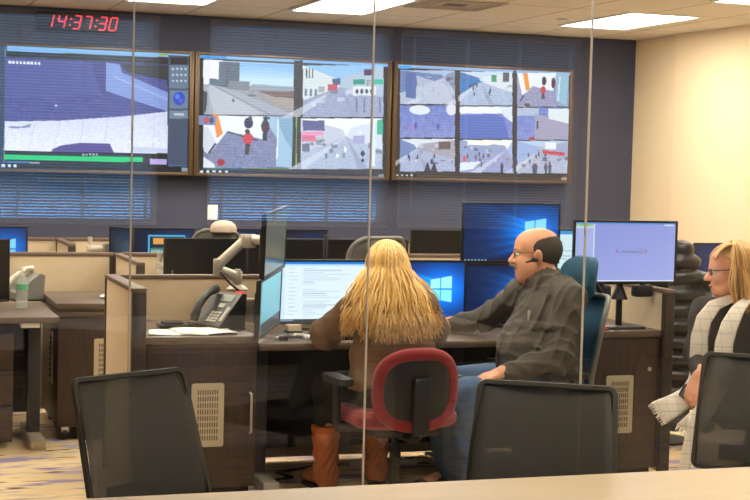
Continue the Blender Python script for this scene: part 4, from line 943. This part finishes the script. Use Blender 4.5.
def wrinkle(amp, f=1., seed=0.):
    def d(P):
        x, y, z = P[..., 0] * f, P[..., 1] * f, P[..., 2] * f
        a = np.sin(31 * z + 13 * x + 5 * np.sin(9 * y + seed) + seed) * .5 + np.sin(47 * z - 29 * y + 4 * np.sin(15 * x + seed * 2)) * .3 + np.sin(22 * x + 37 * y + 6 * np.sin(11 * z - seed)) * .35
        return amp * a
    return d
class Frame:       # x forward, y to the figure's left, z up
    def __init__(s, c, f, u=(0, 0, 1), sc=1.):
        s.c = V3(c); f = V3(f); u = V3(u); f = f / np.linalg.norm(f); l = np.cross(u, f); l /= np.linalg.norm(l); s.f, s.l, s.u = f, l, np.cross(f, l); s.R = np.stack([s.f, s.l, s.u], 1); s.s = sc
    def p(s, x, y, z): return s.c + s.s * (s.R @ V3((x, y, z)))
    def loc(s, P): return ((P - s.c) @ s.R) / s.s
    def e(s, c, r, k=.02): return ell(s.p(*c), V3(r) * s.s, s.R, k * s.s)
    def cp(s, a, b, r0, r1=None, k=.02): return cap(s.p(*a), s.p(*b), r0 * s.s, (r0 if r1 is None else r1) * s.s, k * s.s)
def head_prims(F, fem=False, heavy=False):
    w = .92 if fem else 1.
    q = [F.e((-.018, 0, .03), (.098, .076 * w, .088)), F.e((.038, 0, .04), (.056, .060 * w, .058), .03), F.e((.032, 0, -.045), (.060, .056 * w, .072), .03),
         F.e((.066, 0, -.094), (.026, .028 * w, .022), .025), F.cp((-.01, .052 * w, -.06), (.05, .03 * w, -.092), .02, .018, .03), F.cp((-.01, -.052 * w, -.06), (.05, -.03 * w, -.092), .02, .018, .03),
         F.cp((.090, 0, .008), (.113, 0, -.030), .008, .0135, .014), F.e((.100, .011, -.034), (.012, .009, .009), .008), F.e((.100, -.011, -.034), (.012, .009, .009), .008),
         F.e((.086, 0, -.060), (.014, .022, .0065), .006), F.e((.084, 0, -.0735), (.013, .019, .0065), .006)]
    for s in (1, -1):
        q += [F.cp((.088, s * .012, .020), (.074, s * .046, .020), .009, .008, .014), F.e((.062, s * .036, -.03), (.026, .024, .022), .02),
              F.e((-.008, s * .078 * w, -.010), (.019, .011, .033), .006), F.e((-.004, s * .086 * w, .006), (.015, .006, .018), .004)]
    if heavy: q += [F.e((.03, 0, -.11), (.045, .05, .03), .03), F.e((.045, .034, -.06), (.034, .03, .036), .025), F.e((.045, -.034, -.06), (.034, .03, .036), .025)]
    return q
def eyes(F, parent, off):
    for s in (1, -1):
        e = MB(); e.ell(F.p(.079, s * .031, .002) - off, (.0125 * F.s,) * 3, n=12); o = obj('eye', e, M['eye'], parent)
        obj('iris', MB().ell(F.p(.0885, s * .031, .001) - off, (.0048 * F.s,) * 3, n=10), M['iris'], o)
def hand(w, d, n, left, curl=.35, spread=.0, sc=1., thumb=.5):
    # w wrist, d towards the fingers, n out of the back of the hand
    d = V3(d) / np.linalg.norm(d); n = V3(n) - d * (V3(n) @ d); n /= np.linalg.norm(n); t = np.cross(d, n) * (1 if left else -1)
    w = V3(w); q = [cap(w - d * .03 * sc, w + d * .012 * sc, .026 * sc, .024 * sc, .02)]
    for o_, L, b in ((.030, .072, .090), (.0105, .081, .094), (-.0095, .075, .091), (-.028, .058, .084)):
        b0 = w + d * b * sc + t * o_ * sc; q.append(cap(w + d * .015 * sc + t * o_ * .55 * sc, b0, .0135 * sc, .0115 * sc, .014 * sc))
        a = curl * .6; p = b0
        for i, fr in enumerate((.44, .31, .25)):
            dd = (d + t * o_ * spread * 8) * math.cos(a) - n * math.sin(a); e = p + dd * L * fr * sc; q.append(cap(p, e, (.0095 - .0008 * i) * sc, (.0088 - .0009 * i) * sc, .004)); p = e; a += curl
    b0 = w + d * .028 * sc + t * .026 * sc; dd = d * .62 + t * .72 - n * thumb; dd /= np.linalg.norm(dd); e = b0 + dd * .042 * sc; q.append(cap(b0, e, .014 * sc, .011 * sc, .012))
    d2 = d * .9 + t * .25 - n * thumb * 1.2; d2 /= np.linalg.norm(d2); q.append(cap(e, e + d2 * .032 * sc, .0105 * sc, .008 * sc, .004)); return q
def person(label, prims, h, skin, off):
    me = volume(prims, h, 'person', origin=off); o = obj('person', me, M[skin], None, smooth=180); o.location = off; tag(o, label, 'person'); return o
def part(name, prims, h, m, parent, off, cut=None, disp=None):
    return obj(name, volume(prims, h, name, cut, disp, off), M[m], parent, smooth=180)
def strands(paths, r, m, parent, off, name='hair_strands', n=5):
    b = MB()
    for p in paths:
        k = len(p); b.tube([V3(x) - off for x in p], [r * (1 - .75 * (i / (k - 1)) ** 2) for i in range(k)], n)
    return obj(name, b, M[m], parent, smooth=180)
def glasses(F, parent, off, m, r=.0016, rim=(.022, .016), half=False):
    for s in (1, -1):
        c = [F.p(.098 - .10 * abs(math.cos(a) * rim[0] * .35 + .01 * 0) * (1 if s * math.cos(a) > 0 else .2), s * .033 + math.cos(a) * rim[0], .002 + math.sin(a) * rim[1]) - off for a in np.linspace(0, 2 * PI, 25)]
        g = obj('lens_rim', MB().tube(c, r, 6, caps=False), M[m], parent)
        obj('temple_arm', MB().tube([F.p(*v) - off for v in ((.092, s * .056, .010), (.06, s * .073, .010), (.0, s * .083, .012), (-.02, s * .083, .0))], r, 6), M[m], parent)
    obj('nose_bridge', MB().tube([F.p(*v) - off for v in ((.099, .011, .006), (.106, .0, .010), (.099, -.011, .006))], r, 6), M[m], parent)

# ---- the man in the charcoal overshirt
off = V3((3.12, 6.52, 0)); HF = Frame((3.068, 6.57, 1.182), (-.93, .37, -.03), sc=1.065)
hip = V3((3.14, 6.52, .56)); kneeL, kneeR = V3((2.63, 6.36, .545)), V3((2.62, 6.70, .545)); ankL, ankR = V3((2.70, 6.38, .10)), V3((2.72, 6.72, .10))
shL, shR = V3((3.135, 6.335, .985)), V3((3.075, 6.725, .975)); elL, elR = V3((3.06, 6.265, .71)), V3((2.985, 6.97, .83)); wrL, wrR = V3((2.815, 6.335, .65)), V3((2.865, 7.165, .785))
body = head_prims(HF, heavy=True) + [cap(HF.p(-.02, 0, -.06), (3.12, 6.53, 1.02), .064, .072, .03), ell((3.12, 6.53, .92), (.10, .17, .13), k=.05), ell((3.10, 6.52, .74), (.14, .16, .18), k=.06), ell(hip, (.13, .16, .11), k=.05)]
body += chain([shL, elL, wrL], [.05, .042, .03]) + chain([shR, elR, wrR], [.05, .042, .03]) + chain([hip + (0, -.09, 0), kneeL, ankL], [.075, .052, .04]) + chain([hip + (0, .09, 0), kneeR, ankR], [.075, .052, .04])
body += [cap(ankL, ankL + (-.16, 0, -.06), .035, .03), cap(ankR, ankR + (-.16, 0, -.06), .035, .03)]
body += hand(wrL, (-1, -.05, -.28), (-.25, -.25, .9), True, .30) + hand(wrR, (-.75, .55, -.05), (-.1, 0, 1), False, .28)
man = person('seated man in glasses and charcoal overshirt facing left, one arm reaching over the desk', body, .0062, 'skin_m', off)
J = [ell((3.115, 6.53, .93), (.125, .20, .135), k=.06), ell((3.085, 6.52, .74), (.185, .205, .21), k=.07), ell((3.11, 6.52, .60), (.175, .205, .12), k=.06), ell((2.965, 6.51, .70), (.10, .14, .14), k=.06),
     cap((3.12, 6.53, 1.0), (3.10, 6.54, 1.065), .085, .078, .03), cap(shL + (0, .08, .03), shL, .075, .075, .05), cap(shR + (0, -.08, .03), shR, .075, .07, .05)]
J += chain([shL, elL, wrL + (.015, 0, 0)], [.078, .065, .044], .04) + chain([shR, elR, wrR + (.03, -.02, 0)], [.075, .06, .045], .04)
NC = V3((3.10, 6.54, 1.065))
for i in range(18):
    a = 2 * PI * i / 18; p = lambda q: NC + V3((.076 * math.cos(q) - .004, .074 * math.sin(q), .012 + .022 * math.cos(q)))
    J.append(cap(p(a), p(a + 2 * PI / 18), .013, .013, .006)); J.append(cap(p(a) + (0, 0, -.02), p(a + 2 * PI / 18) + (0, 0, -.02), .015, .015, .01))
w0 = wrinkle(.005, 1., 1.3)
def wr(P):
    x, y, z = P[..., 0], P[..., 1], P[..., 2]
    a = 1 - np.abs(np.sin(17 * z + 21 * x + 3.2 * np.sin(13 * y + 9 * z))); b = 1 - np.abs(np.sin(26 * z - 16 * x + 12 * y + 2.5 * np.sin(19 * x + 2)))
    return w0(P) - .011 * a ** 3 - .009 * b ** 3 + .004
def jd(P):
    d = wr(P)
    x, y, z = P[..., 0], P[..., 1], P[..., 2]
    fl = (np.abs(x - 2.985) < .062) & (z > .835 + .25 * np.abs(x - 2.985)) & (z < .875) & (y < 6.5); d = d - .007 * fl                # chest pocket flap
    pl = (np.abs(y - 6.515) < .02) & (x < 3.05) & (z > .56); return d - .004 * pl
part('overshirt', J, .0075, 'jacket', man, off, disp=jd, cut=lambda P: .50 - P[..., 2])
Tz = [ell(hip + (0, 0, -.01), (.165, .185, .115), k=.05)] + chain([hip + (-.04, -.10, .0), kneeL, ankL + (0, 0, .0)], [.105, .078, .066], .03) + chain([hip + (-.04, .10, .0), kneeR, ankR], [.105, .078, .066], .03)
part('jeans', Tz, .0085, 'jeans', man, off, disp=wrinkle(.006, 1.1, 4.))
for k, a in ((0, ankL), (1, ankR)):
    part('shoe', [cap(a + (.03, 0, -.045), a + (-.17, 0, -.06), .045, .036, .02), cap(a + (.01, 0, 0), a + (-.03, 0, -.04), .05, .05, .03)], .008, 'black', man, off, cut=lambda P: .004 - P[..., 2])
def hcut(P):
    l = HF.loc(P); return np.maximum(np.maximum(l[..., 0] - .004 - .035 * np.clip((l[..., 2] - .0) * 14, 0, 1), l[..., 2] - (.080 - .42 * l[..., 0])), -.085 - l[..., 2]) * HF.s
part('hair', [HF.e((-.022, 0, .022), (.101, .080, .090))], .005, 'hair_dark', man, off, cut=hcut, disp=lambda P: .0006 * np.sin(300 * P[..., 0] + 190 * P[..., 2]))
part('moustache', [HF.cp((.110, 0, -.046), (.090, .032, -.060), .0095, .007, .004), HF.cp((.110, 0, -.046), (.090, -.032, -.060), .0095, .007, .004)], .003, 'must', man, off)
for s in (1, -1): part('eyebrow', [HF.cp((.098, s * .014, .024), (.082, s * .048, .024), .004, .003, .004)], .003, 'must', man, off)
eyes(HF, man, off); glasses(HF, man, off, 'dgrey')
e = MB(); e.ell(HF.p(.008, .090, -.020) - off, (.026, .014, .011), Matrix([[-.93, -.37, 0], [.37, -.93, 0], [0, 0, 1]]).transposed(), 14); e.tube([HF.p(.01, .09, -.022) - off, HF.p(.05, .084, -.032) - off], [.006, .004], 8); obj('earpiece', e, M['black'], man)
z = MB()
for q in ((2.895, 6.40, .86),): z.box(-.006, .006, -.006, .006, -.03, .02, .002)
zp = obj('zip_pull', z, M['silver'], man); zp.location = (2.975 - off[0], 6.425 - off[1], .905)

# ---- the blonde woman seen from behind
off = V3((2.29, 6.45, 0)); WF = Frame((2.292, 6.53, 1.10), (.03, 1, -.12), sc=1.02)
hip = V3((2.31, 6.42, .57)); sL, sR = V3((2.15, 6.50, .945)), V3((2.47, 6.50, .945)); eL, eR = V3((2.06, 6.70, .79)), V3((2.60, 6.70, .80)); wL, wR = V3((2.18, 6.935, .80)), V3((2.42, 6.94, .80))
kL, kR = V3((2.13, 6.86, .51)), V3((2.44, 6.90, .53)); aL, aR = V3((2.135, 6.89, .10)), V3((2.43, 7.00, .10))
body = head_prims(WF, fem=True) + [cap(WF.p(-.02, 0, -.06), (2.31, 6.49, .99), .052, .062, .03), ell((2.31, 6.48, .88), (.16, .10, .13), k=.05), ell((2.31, 6.46, .72), (.16, .11, .16), k=.05), ell(hip, (.17, .13, .10), k=.05)]
body += chain([sL, eL, wL], [.045, .038, .026]) + chain([sR, eR, wR], [.045, .038, .026]) + chain([hip + (-.09, 0, 0), kL, aL], [.08, .055, .04]) + chain([hip + (.09, 0, 0), kR, aR], [.08, .055, .04])
body += hand(wL, (.35, .75, -.12), (0, 0, 1), True, .35, sc=.92) + hand(wR, (-.3, .75, -.12), (0, 0, 1), False, .35, sc=.92)
wom = person('seated woman with long blonde hair and brown sweater, seen from behind', body, .0065, 'skin_w', off)
S = [ell((2.31, 6.48, .89), (.19, .125, .13), k=.06), ell((2.31, 6.455, .72), (.205, .145, .18), k=.07), ell((2.31, 6.43, .60), (.225, .165, .10), k=.06), cap((2.31, 6.49, .97), (2.31, 6.51, 1.02), .08, .07, .03)]
S += chain([sL, eL, wL + (-.02, -.02, 0)], [.075, .068, .045], .045) + chain([sR, eR, wR + (.02, -.02, 0)], [.075, .068, .045], .045)
def sw(P):
    z = P[..., 2]; return wrinkle(.006, .9, 2.2)(P) - .010 * np.exp(-((z - .80 - .04 * np.sin(9 * P[..., 0])) / .012) ** 2) * (P[..., 1] < 6.45) + .006 * np.exp(-((z - .775) / .014) ** 2)
part('sweater', S, .008, 'sweater', wom, off, disp=sw, cut=lambda P: .515 - P[..., 2])
Tz = [ell(hip + (0, 0, -.01), (.21, .17, .10), k=.05)] + chain([hip + (-.10, .03, 0), kL, aL + (0, 0, .2)], [.10, .075, .06], .03) + chain([hip + (.10, .03, 0), kR, aR + (0, 0, .2)], [.10, .075, .06], .03)
part('trousers', Tz, .01, 'blacktr', wom, off, disp=wrinkle(.004, 1., 3.))
def boot(a, kz, toe):
    toe = V3(toe); bp = [cap((a[0], a[1], .10), (a[0] - .012, a[1] - .02, kz), .057, .068, .02), cap((a[0], a[1], .075), V3((a[0], a[1], .05)) + toe * .18, .05, .036, .03), cap(V3((a[0], a[1], .045)) - toe * .03, (a[0], a[1], .10), .042, .05, .03)]
    def d(P):
        z = P[..., 2]; w_ = np.clip((.27 - z) * 8, 0, 1) * np.clip((z - .06) * 12, 0, 1)
        return .007 * np.sin(z * 95 + 9 * np.sin(P[..., 0] * 22) + 5 * P[..., 1]) * w_ - .004 * (np.abs(z - kz + .055) < .009) - .003 * (z > kz - .03)
    b = part('boot', bp, .006, 'boot', wom, off, disp=d, cut=lambda P: np.maximum(.016 - P[..., 2], P[..., 2] - kz))
    part('boot_sole', [cap(V3((a[0], a[1], .012)) - toe * .045, V3((a[0], a[1], .012)) + toe * .185, .045, .04, .01)], .006, 'sole', b, off, cut=lambda P: np.maximum(.001 - P[..., 2], P[..., 2] - .02))
boot(aL, .33, (-.16, .98, 0)); boot(aR, .36, (.2, .98, 0))
# long hair: a base mass and many strands over it
def skull(F, az, el, k=1.): # az 0 = back of the head, positive to the figure's right
    return F.p(-.018 - .104 * k * math.cos(el) * math.cos(az), -.084 * k * math.cos(el) * math.sin(az), .035 + .096 * k * math.sin(el))
part('hair_mass', [WF.e((-.022, 0, .032), (.106, .084, .096), .02), cap((2.31, 6.49, 1.09), (2.31, 6.41, .92), .09, .08, .05), ell((2.31, 6.41, .96), (.15, .065, .13), k=.05), ell((2.31, 6.385, .885), (.18, .05, .06), k=.04)], .008, 'blonde', wom, off, cut=lambda P: np.maximum(P[..., 1] - 6.60, .845 - P[..., 2]))
paths = []
for i in range(760):
    az = rng.uniform(-2.0, 2.0); e0 = rng.uniform(.9, 1.5) if i % 3 else rng.uniform(.1, 1.1); lift = rng.uniform(1.02, 1.11); p = []
    for e in np.linspace(e0, -.15, 6): p.append(skull(WF, az * (1 - .18 * max(e, 0)), e, lift))
    sx = -math.sin(az); last = p[-1]; wob = rng.uniform(0, 6.28); amp = rng.uniform(.004, .016); zend = rng.uniform(.79, .875) + .05 * abs(sx) ** 3 * rng.random() + (.09 * rng.random() if rng.random() < .12 else 0)
    xs_ = sx * -1
    for q in np.linspace(.12, 1, 9):
        z_ = last[2] + (zend - last[2]) * q; wd = .092 + (.225 - .092) * min(1, q * 1.02) ** .85
        x_ = 2.292 + .012 * q + (last[0] - 2.292) / .086 * wd + amp * math.sin(wob + 9 * q) * q
        y_ = 6.51 - math.cos(az) * (.115 + .075 * q) - .045 * q * (1 - abs(math.sin(az)) * .7) + .010 * math.sin(wob * 2 + 7 * q) - (.0 if abs(az) < 1.5 else .05 * q)
        p.append(V3((x_, y_, z_)))
    paths.append(p)
strands(paths, .0062, 'blonde', wom, off)
t = MB(); t.ell(WF.p(-.05, .005, .122) - off, (.012, .012, .009)); obj('hair_clip', t, M['dgrey'], wom); eyes(WF, wom, off)

# ---- the woman with the scarf
off = V3((4.05, 6.27, 0)); LF = Frame((3.955, 6.26, 1.125), (-.93, .36, -.08), sc=1.04)
f2 = V3((-.74, -.67, 0)); f2 /= np.linalg.norm(f2); l2 = np.cross((0, 0, 1), f2); g2 = V3((-.28, -.96, 0)); h2 = np.cross((0, 0, 1), g2)
hip = V3((4.10, 6.28, .57)); ch = V3((3.985, 6.27, .86)); sR_, sL_ = ch - l2 * .15 + (0, 0, .07), ch + l2 * .185 + (0, 0, .07)
eR_, wR_ = V3((3.80, 6.29, .735)), V3((3.70, 6.09, .65)); eL_, wL_ = V3((3.99, 5.96, .70)), V3((3.80, 6.07, .625))
kR_, kL_ = hip + g2 * .47 - h2 * .09 + (0, 0, -.02), hip + g2 * .47 + h2 * .10 + (0, 0, -.02); aR_, aL_ = kR_ + (.03, 0, -.43), kL_ + (.03, 0, -.43)
body = head_prims(LF, fem=True) + [cap(LF.p(-.02, 0, -.06), (3.975, 6.27, .97), .05, .06, .03), ell(ch, (.11, .15, .13), np.stack([f2, l2, V3((0, 0, 1))], 1), .05), ell((4.03, 6.275, .70), (.13, .15, .15), np.stack([f2, l2, V3((0, 0, 1))], 1), .05), ell(hip, (.15, .16, .10), k=.05)]
body += chain([sR_, eR_, wR_], [.042, .036, .026]) + chain([sL_, eL_, wL_], [.042, .036, .026]) + chain([hip - h2 * .09, kR_, aR_], [.075, .052, .04]) + chain([hip + h2 * .09, kL_, aL_], [.075, .052, .04])
body += hand(wR_, (-.32, -.10, -.60), (-.70, -.55, .35), False, .5, sc=1.0) + hand(wL_, (-.5, .5, -.25), (-.2, -.5, .8), True, .5, sc=.95)
lady = person('seated woman with honey blonde bob, glasses and white plaid scarf at the right edge', body, .0062, 'skin_w', off)
RR = np.stack([f2, l2, V3((0, 0, 1))], 1)
Cg = [ell(ch + (0, 0, .01), (.125, .19, .14), RR, .06), ell((4.02, 6.275, .71), (.15, .19, .20), RR, .06), ell(hip, (.17, .20, .11), RR, .05), cap((3.985, 6.27, .96), (3.97, 6.27, 1.005), .075, .06, .03)] + chain([sR_, eR_, wR_ + (.01, .02, .01)], [.062, .055, .04], .04) + chain([sL_, eL_, wL_ + (.02, -.02, .0)], [.072, .06, .04], .04)
part('cardigan', Cg, .008, 'cardigan', lady, off, disp=wrinkle(.005, 1., 5.), cut=lambda P: .50 - P[..., 2])
part('trousers', [ell(hip, (.165, .19, .10), RR, .05)] + chain([hip - h2 * .10, kR_, aR_], [.098, .072, .055], .03) + chain([hip + h2 * .10, kL_, aL_], [.098, .072, .055], .03), .01, 'blacktr', lady, off, disp=wrinkle(.004, 1., 6.))
for a in (aR_, aL_): part('shoe', [cap(a + (0, 0, -.06), a + g2 * .16 + (0, 0, -.075), .042, .034, .02), cap(a, a + (0, 0, -.05), .045, .045, .02)], .008, 'black', lady, off, cut=lambda P: .004 - P[..., 2])
def bcut(P):
    l = LF.loc(P); face = .0 + .03 * np.clip(-(l[..., 2]) * 6, -1, .5); return np.maximum(np.minimum(l[..., 0] - face, .055 - l[..., 2] + l[..., 0] * .35), -.16 - l[..., 2]) * LF.s
part('hair_mass', [LF.e((-.025, 0, .03), (.108, .088, .098), .02), LF.e((-.04, .0, -.06), (.09, .092, .09), .05)], .007, 'bob', lady, off, cut=bcut)
paths = []
for i in range(420):
    az = rng.uniform(-1.85, 1.85); e0 = rng.uniform(.75, 1.5); p = []; lift = rng.uniform(1.02, 1.10)
    for e in np.linspace(e0, 0, 6):
        p.append(skull(LF, az, e, lift))
    q0 = LF.loc(p[-1]); zend = rng.uniform(-.20, -.15); out = rng.uniform(1.05, 1.32); wob = rng.uniform(0, 6.28)
    for q in np.linspace(.2, 1, 6):
        swell = 1 + (out - 1) * math.sin(min(1, q * 1.15) * PI * .75); fx = q0[0] * swell + (.018 * math.sin(q * PI) if abs(az) > 1.6 else 0) - (.01 * q if abs(az) > 1.6 else 0)
        p.append(LF.p(fx + .004 * math.sin(wob + 6 * q), q0[1] * swell + .004 * math.cos(wob + 5 * q), q0[2] + (zend - q0[2]) * q))
    paths.append(p)
for i in range(36):     # swept fringe
    y0 = rng.uniform(-.05, .06); paths.append([LF.p(.0 + .09 * math.sin(t_ * 1.25), y0 + (.03 if y0 > 0 else -.03) * t_, .127 - .06 * t_ ** 1.6 - .02 * abs(y0) * 10 * t_) for t_ in np.linspace(0, 1, 7)])
strands(paths, .0052, 'bob', lady, off)
eyes(LF, lady, off); glasses(LF, lady, off, 'black', .0026, (.023, .014))
lips = [LF.cp((.097, -.014, -.066), (.097, .014, -.066), .006, .006, .003)]; part('lips', lips, .003, 'lip', lady, off)
def scarf_mat():
    m = mat('white_plaid_scarf', (232, 224, 208), .9, bump=.3, bscale=220); nt = m.node_tree; b = nt.nodes['Principled BSDF']
    tc = nt.nodes.new('ShaderNodeTexCoord'); sp = nt.nodes.new('ShaderNodeSeparateXYZ'); nt.links.new(tc.outputs['Object'], sp.inputs[0]); prev = None
    for k, pitch, th, c in ((2, .085, .05, (216, 176, 164)), (0, .05, .10, (196, 196, 204)), (2, .06, .10, (190, 182, 176))):
        a = nt.nodes.new('ShaderNodeMath'); a.operation = 'DIVIDE'; a.inputs[1].default_value = pitch; nt.links.new(sp.outputs[k], a.inputs[0])
        f = nt.nodes.new('ShaderNodeMath'); f.operation = 'FRACT'; nt.links.new(a.outputs[0], f.inputs[0]); l = nt.nodes.new('ShaderNodeMath'); l.operation = 'LESS_THAN'; l.inputs[1].default_value = th; nt.links.new(f.outputs[0], l.inputs[0])
        s_ = nt.nodes.new('ShaderNodeMath'); s_.operation = 'MULTIPLY'; s_.inputs[1].default_value = .6; nt.links.new(l.outputs[0], s_.inputs[0])
        x = nt.nodes.new('ShaderNodeMix'); x.data_type = 'RGBA'; nt.links.new(s_.outputs[0], x.inputs['Factor']); x.inputs['B'].default_value = L4(c)
        if prev is None: x.inputs['A'].default_value = L4((232, 224, 208))
        else: nt.links.new(prev, x.inputs['A'])
        prev = x.outputs['Result']
    nt.links.new(prev, b.inputs['Base Color']); return m
M['scarf'] = scarf_mat()
def ribbon(pts, ws, nrms, th=.012, fringe=0):
    b = MB(); rings = []; k = len(pts)
    for i in range(k):
        p = V3(pts[i]); t_ = V3(pts[min(i + 1, k - 1)]) - V3(pts[max(i - 1, 0)]); t_ /= np.linalg.norm(t_); n_ = V3(nrms[i] if isinstance(nrms, list) else nrms); n_ = n_ - t_ * (n_ @ t_); n_ /= np.linalg.norm(n_); s_ = np.cross(t_, n_); w_ = ws[i] / 2
        rings.append([p + s_ * w_ * u + n_ * (v * th / 2 + .004 * math.sin(u * 5 + i)) - off for u, v in [(-1, 0), (-.8, 1), (-.3, .8), (.3, 1.1), (.8, 1), (1, 0), (.8, -1), (.3, -.8), (-.3, -1), (-.8, -1)]])
    b.loft(rings)
    if fringe:
        p = V3(pts[-1]); t_ = V3(pts[-1]) - V3(pts[-2]); t_ /= np.linalg.norm(t_)
        for j in range(fringe):
            u = -1 + 2 * (j + .5) / fringe; a = p + s_ * ws[-1] / 2 * u; b.tube([a - off, a + t_ * .025 + V3((0, 0, -.004)) + s_ * rng.uniform(-.006, .006) - off], [.004, .002], 5)
    return b
nf = f2
fv = V3((-.35, -.85, .25))
obj('scarf', ribbon([(3.93, 6.20, 1.0), (3.835, 6.20, .965), (3.775, 6.19, .90), (3.745, 6.175, .82), (3.745, 6.175, .73), (3.755, 6.18, .66), (3.735, 6.17, .60), (3.68, 6.15, .545), (3.60, 6.12, .51), (3.50, 6.10, .475)], [.06, .07, .075, .08, .085, .085, .085, .09, .105, .12], [f2 + (0, 0, .9), f2 + (0, 0, .4), f2 + (0, -.5, 0), f2 + (0, -.5, 0), f2 + (0, -.5, 0), f2 + (0, -.4, .3), fv, fv, (-.3, -.8, .35), (-.3, -.8, .4)], fringe=12), M['scarf'], lady, smooth=180)
obj('scarf_tail', ribbon([(3.97, 6.14, 1.0), (3.90, 6.10, .955), (3.845, 6.08, .88), (3.815, 6.07, .80), (3.805, 6.06, .72), (3.80, 6.05, .64), (3.75, 6.04, .55), (3.68, 6.03, .47), (3.60, 6.02, .40)], [.06, .07, .08, .085, .085, .08, .08, .09, .105], [f2 + (0, 0, .9), f2 + (0, 0, .4), f2 + (0, -.5, 0), f2 + (0, -.5, 0), f2 + (0, -.5, .2), fv, fv, fv, (-.4, -.8, .3)], fringe=12), M['scarf'], lady, smooth=180)
obj('scarf_tail', ribbon([(3.63, 6.0, .50), (3.615, 5.99, .42), (3.595, 5.99, .33), (3.575, 5.98, .24), (3.56, 5.98, .16)], [.045, .05, .05, .05, .055], (-.5, -.8, .2), fringe=6), M['scarf'], lady, smooth=180)
ring = [V3((3.975 + .085 * math.cos(a), 6.27 + .09 * math.sin(a), .985 - .02 * math.cos(a))) for a in np.linspace(-2.0, 2.0, 14)]
obj('scarf_neck', MB().tube([p - off for p in ring], .028, 10), M['scarf'], lady, smooth=180)
t = thing('mobile_phone', 'dark mobile phone in the hand of the woman with the scarf', 'phone', (3.70, 6.135, .535), R(20)); t.rotation_euler = (R(62), R(-50), R(20)); obj('body', MB().prism(rrect(.07, .14, .01), 'z', -.004, .004), M['black'], t); obj('screen', MB().prism(rrect(.064, .13, .008), 'z', .004, .005), M['painted_sheen'], t)

# ---- black puffer coat on the stand
cs = []
for i, (zz, wx, dy) in enumerate(((1.145, .085, .07), (1.075, .13, .085), (.985, .175, .10), (.895, .20, .11), (.80, .215, .115), (.705, .22, .12), (.61, .225, .12), (.515, .225, .12), (.42, .22, .115), (.325, .215, .11), (.235, .21, .105), (.15, .2, .1), (.235, .21, .105), (.15, .20, .10))):
    cs.append(ell((4.475 + .002 * i, 7.62, zz), (wx, dy, .058), k=.012))
    if i >= 2: cs.append(ell((4.475 + wx - .03, 7.57, zz - .02), (.06, .065, .052), k=.008)); cs.append(ell((4.475 - wx + .03, 7.60, zz - .02), (.055, .065, .052), k=.008))
cm = volume(cs, .009, 'puffer_coat', disp=wrinkle(.004, 1.4, 2.), origin=(4.475, 7.62, 0)); co = obj('puffer_coat', cm, M['puffer'], None, smooth=180); co.location = (4.475, 7.62, 0); tag(co, 'black quilted puffer coat hanging behind the woman with the scarf', 'coat')

# ------------------------------------------------------------------ daylight, camera, view
W = bpy.data.worlds.new('dusk_daylight'); SC.world = W; W.use_nodes = True; nt = W.node_tree; bg = nt.nodes['Background']
tc = nt.nodes.new('ShaderNodeTexCoord'); sp = nt.nodes.new('ShaderNodeSeparateXYZ'); nt.links.new(tc.outputs['Generated'], sp.inputs[0])
mr = nt.nodes.new('ShaderNodeMapRange'); mr.inputs[1].default_value = -.05; mr.inputs[2].default_value = -.012; mr.inputs[3].default_value = 17.; mr.inputs[4].default_value = 2.6; nt.links.new(sp.outputs[2], mr.inputs[0])
mc = nt.nodes.new('ShaderNodeMix'); mc.data_type = 'RGBA'; mc.inputs['A'].default_value = (.14, .46, 1., 1); mc.inputs['B'].default_value = (.42, .55, .72, 1)
m2 = nt.nodes.new('ShaderNodeMapRange'); m2.inputs[1].default_value = -.03; m2.inputs[2].default_value = .03; nt.links.new(sp.outputs[2], m2.inputs[0]); nt.links.new(m2.outputs[0], mc.inputs['Factor']); nt.links.new(mc.outputs['Result'], bg.inputs[0]); nt.links.new(mr.outputs[0], bg.inputs[1])
F_, PITCH, YAW, ROLL = 1500., math.atan(87 / 1500), R(18.9), .0253
fw = Vector((math.sin(YAW) * math.cos(PITCH), math.cos(YAW) * math.cos(PITCH), -math.sin(PITCH))); r0 = Vector((math.cos(YAW), -math.sin(YAW), 0)); u0 = r0.cross(fw)
rr_, uu_ = r0 * math.cos(ROLL) + u0 * math.sin(ROLL), u0 * math.cos(ROLL) - r0 * math.sin(ROLL)
cd = bpy.data.cameras.new('camera'); cam = bpy.data.objects.new('camera', cd); COL.objects.link(cam)
cam.matrix_world = Matrix(((rr_.x, uu_.x, -fw.x, 0), (rr_.y, uu_.y, -fw.y, 0), (rr_.z, uu_.z, -fw.z, 1.6), (0, 0, 0, 1)))
cd.sensor_width = 36; cd.lens = F_ * 36 / 750; cd.clip_start = .05; cd.clip_end = 100; SC.camera = cam
vs = SC.view_settings; vs.view_transform = 'Standard'; vs.look = 'None'; vs.gamma = 1; vs.exposure = 0; vs.use_curve_mapping = False
SC.cycles.max_bounces = 10; SC.cycles.transparent_max_bounces = 16; SC.cycles.use_denoising = True
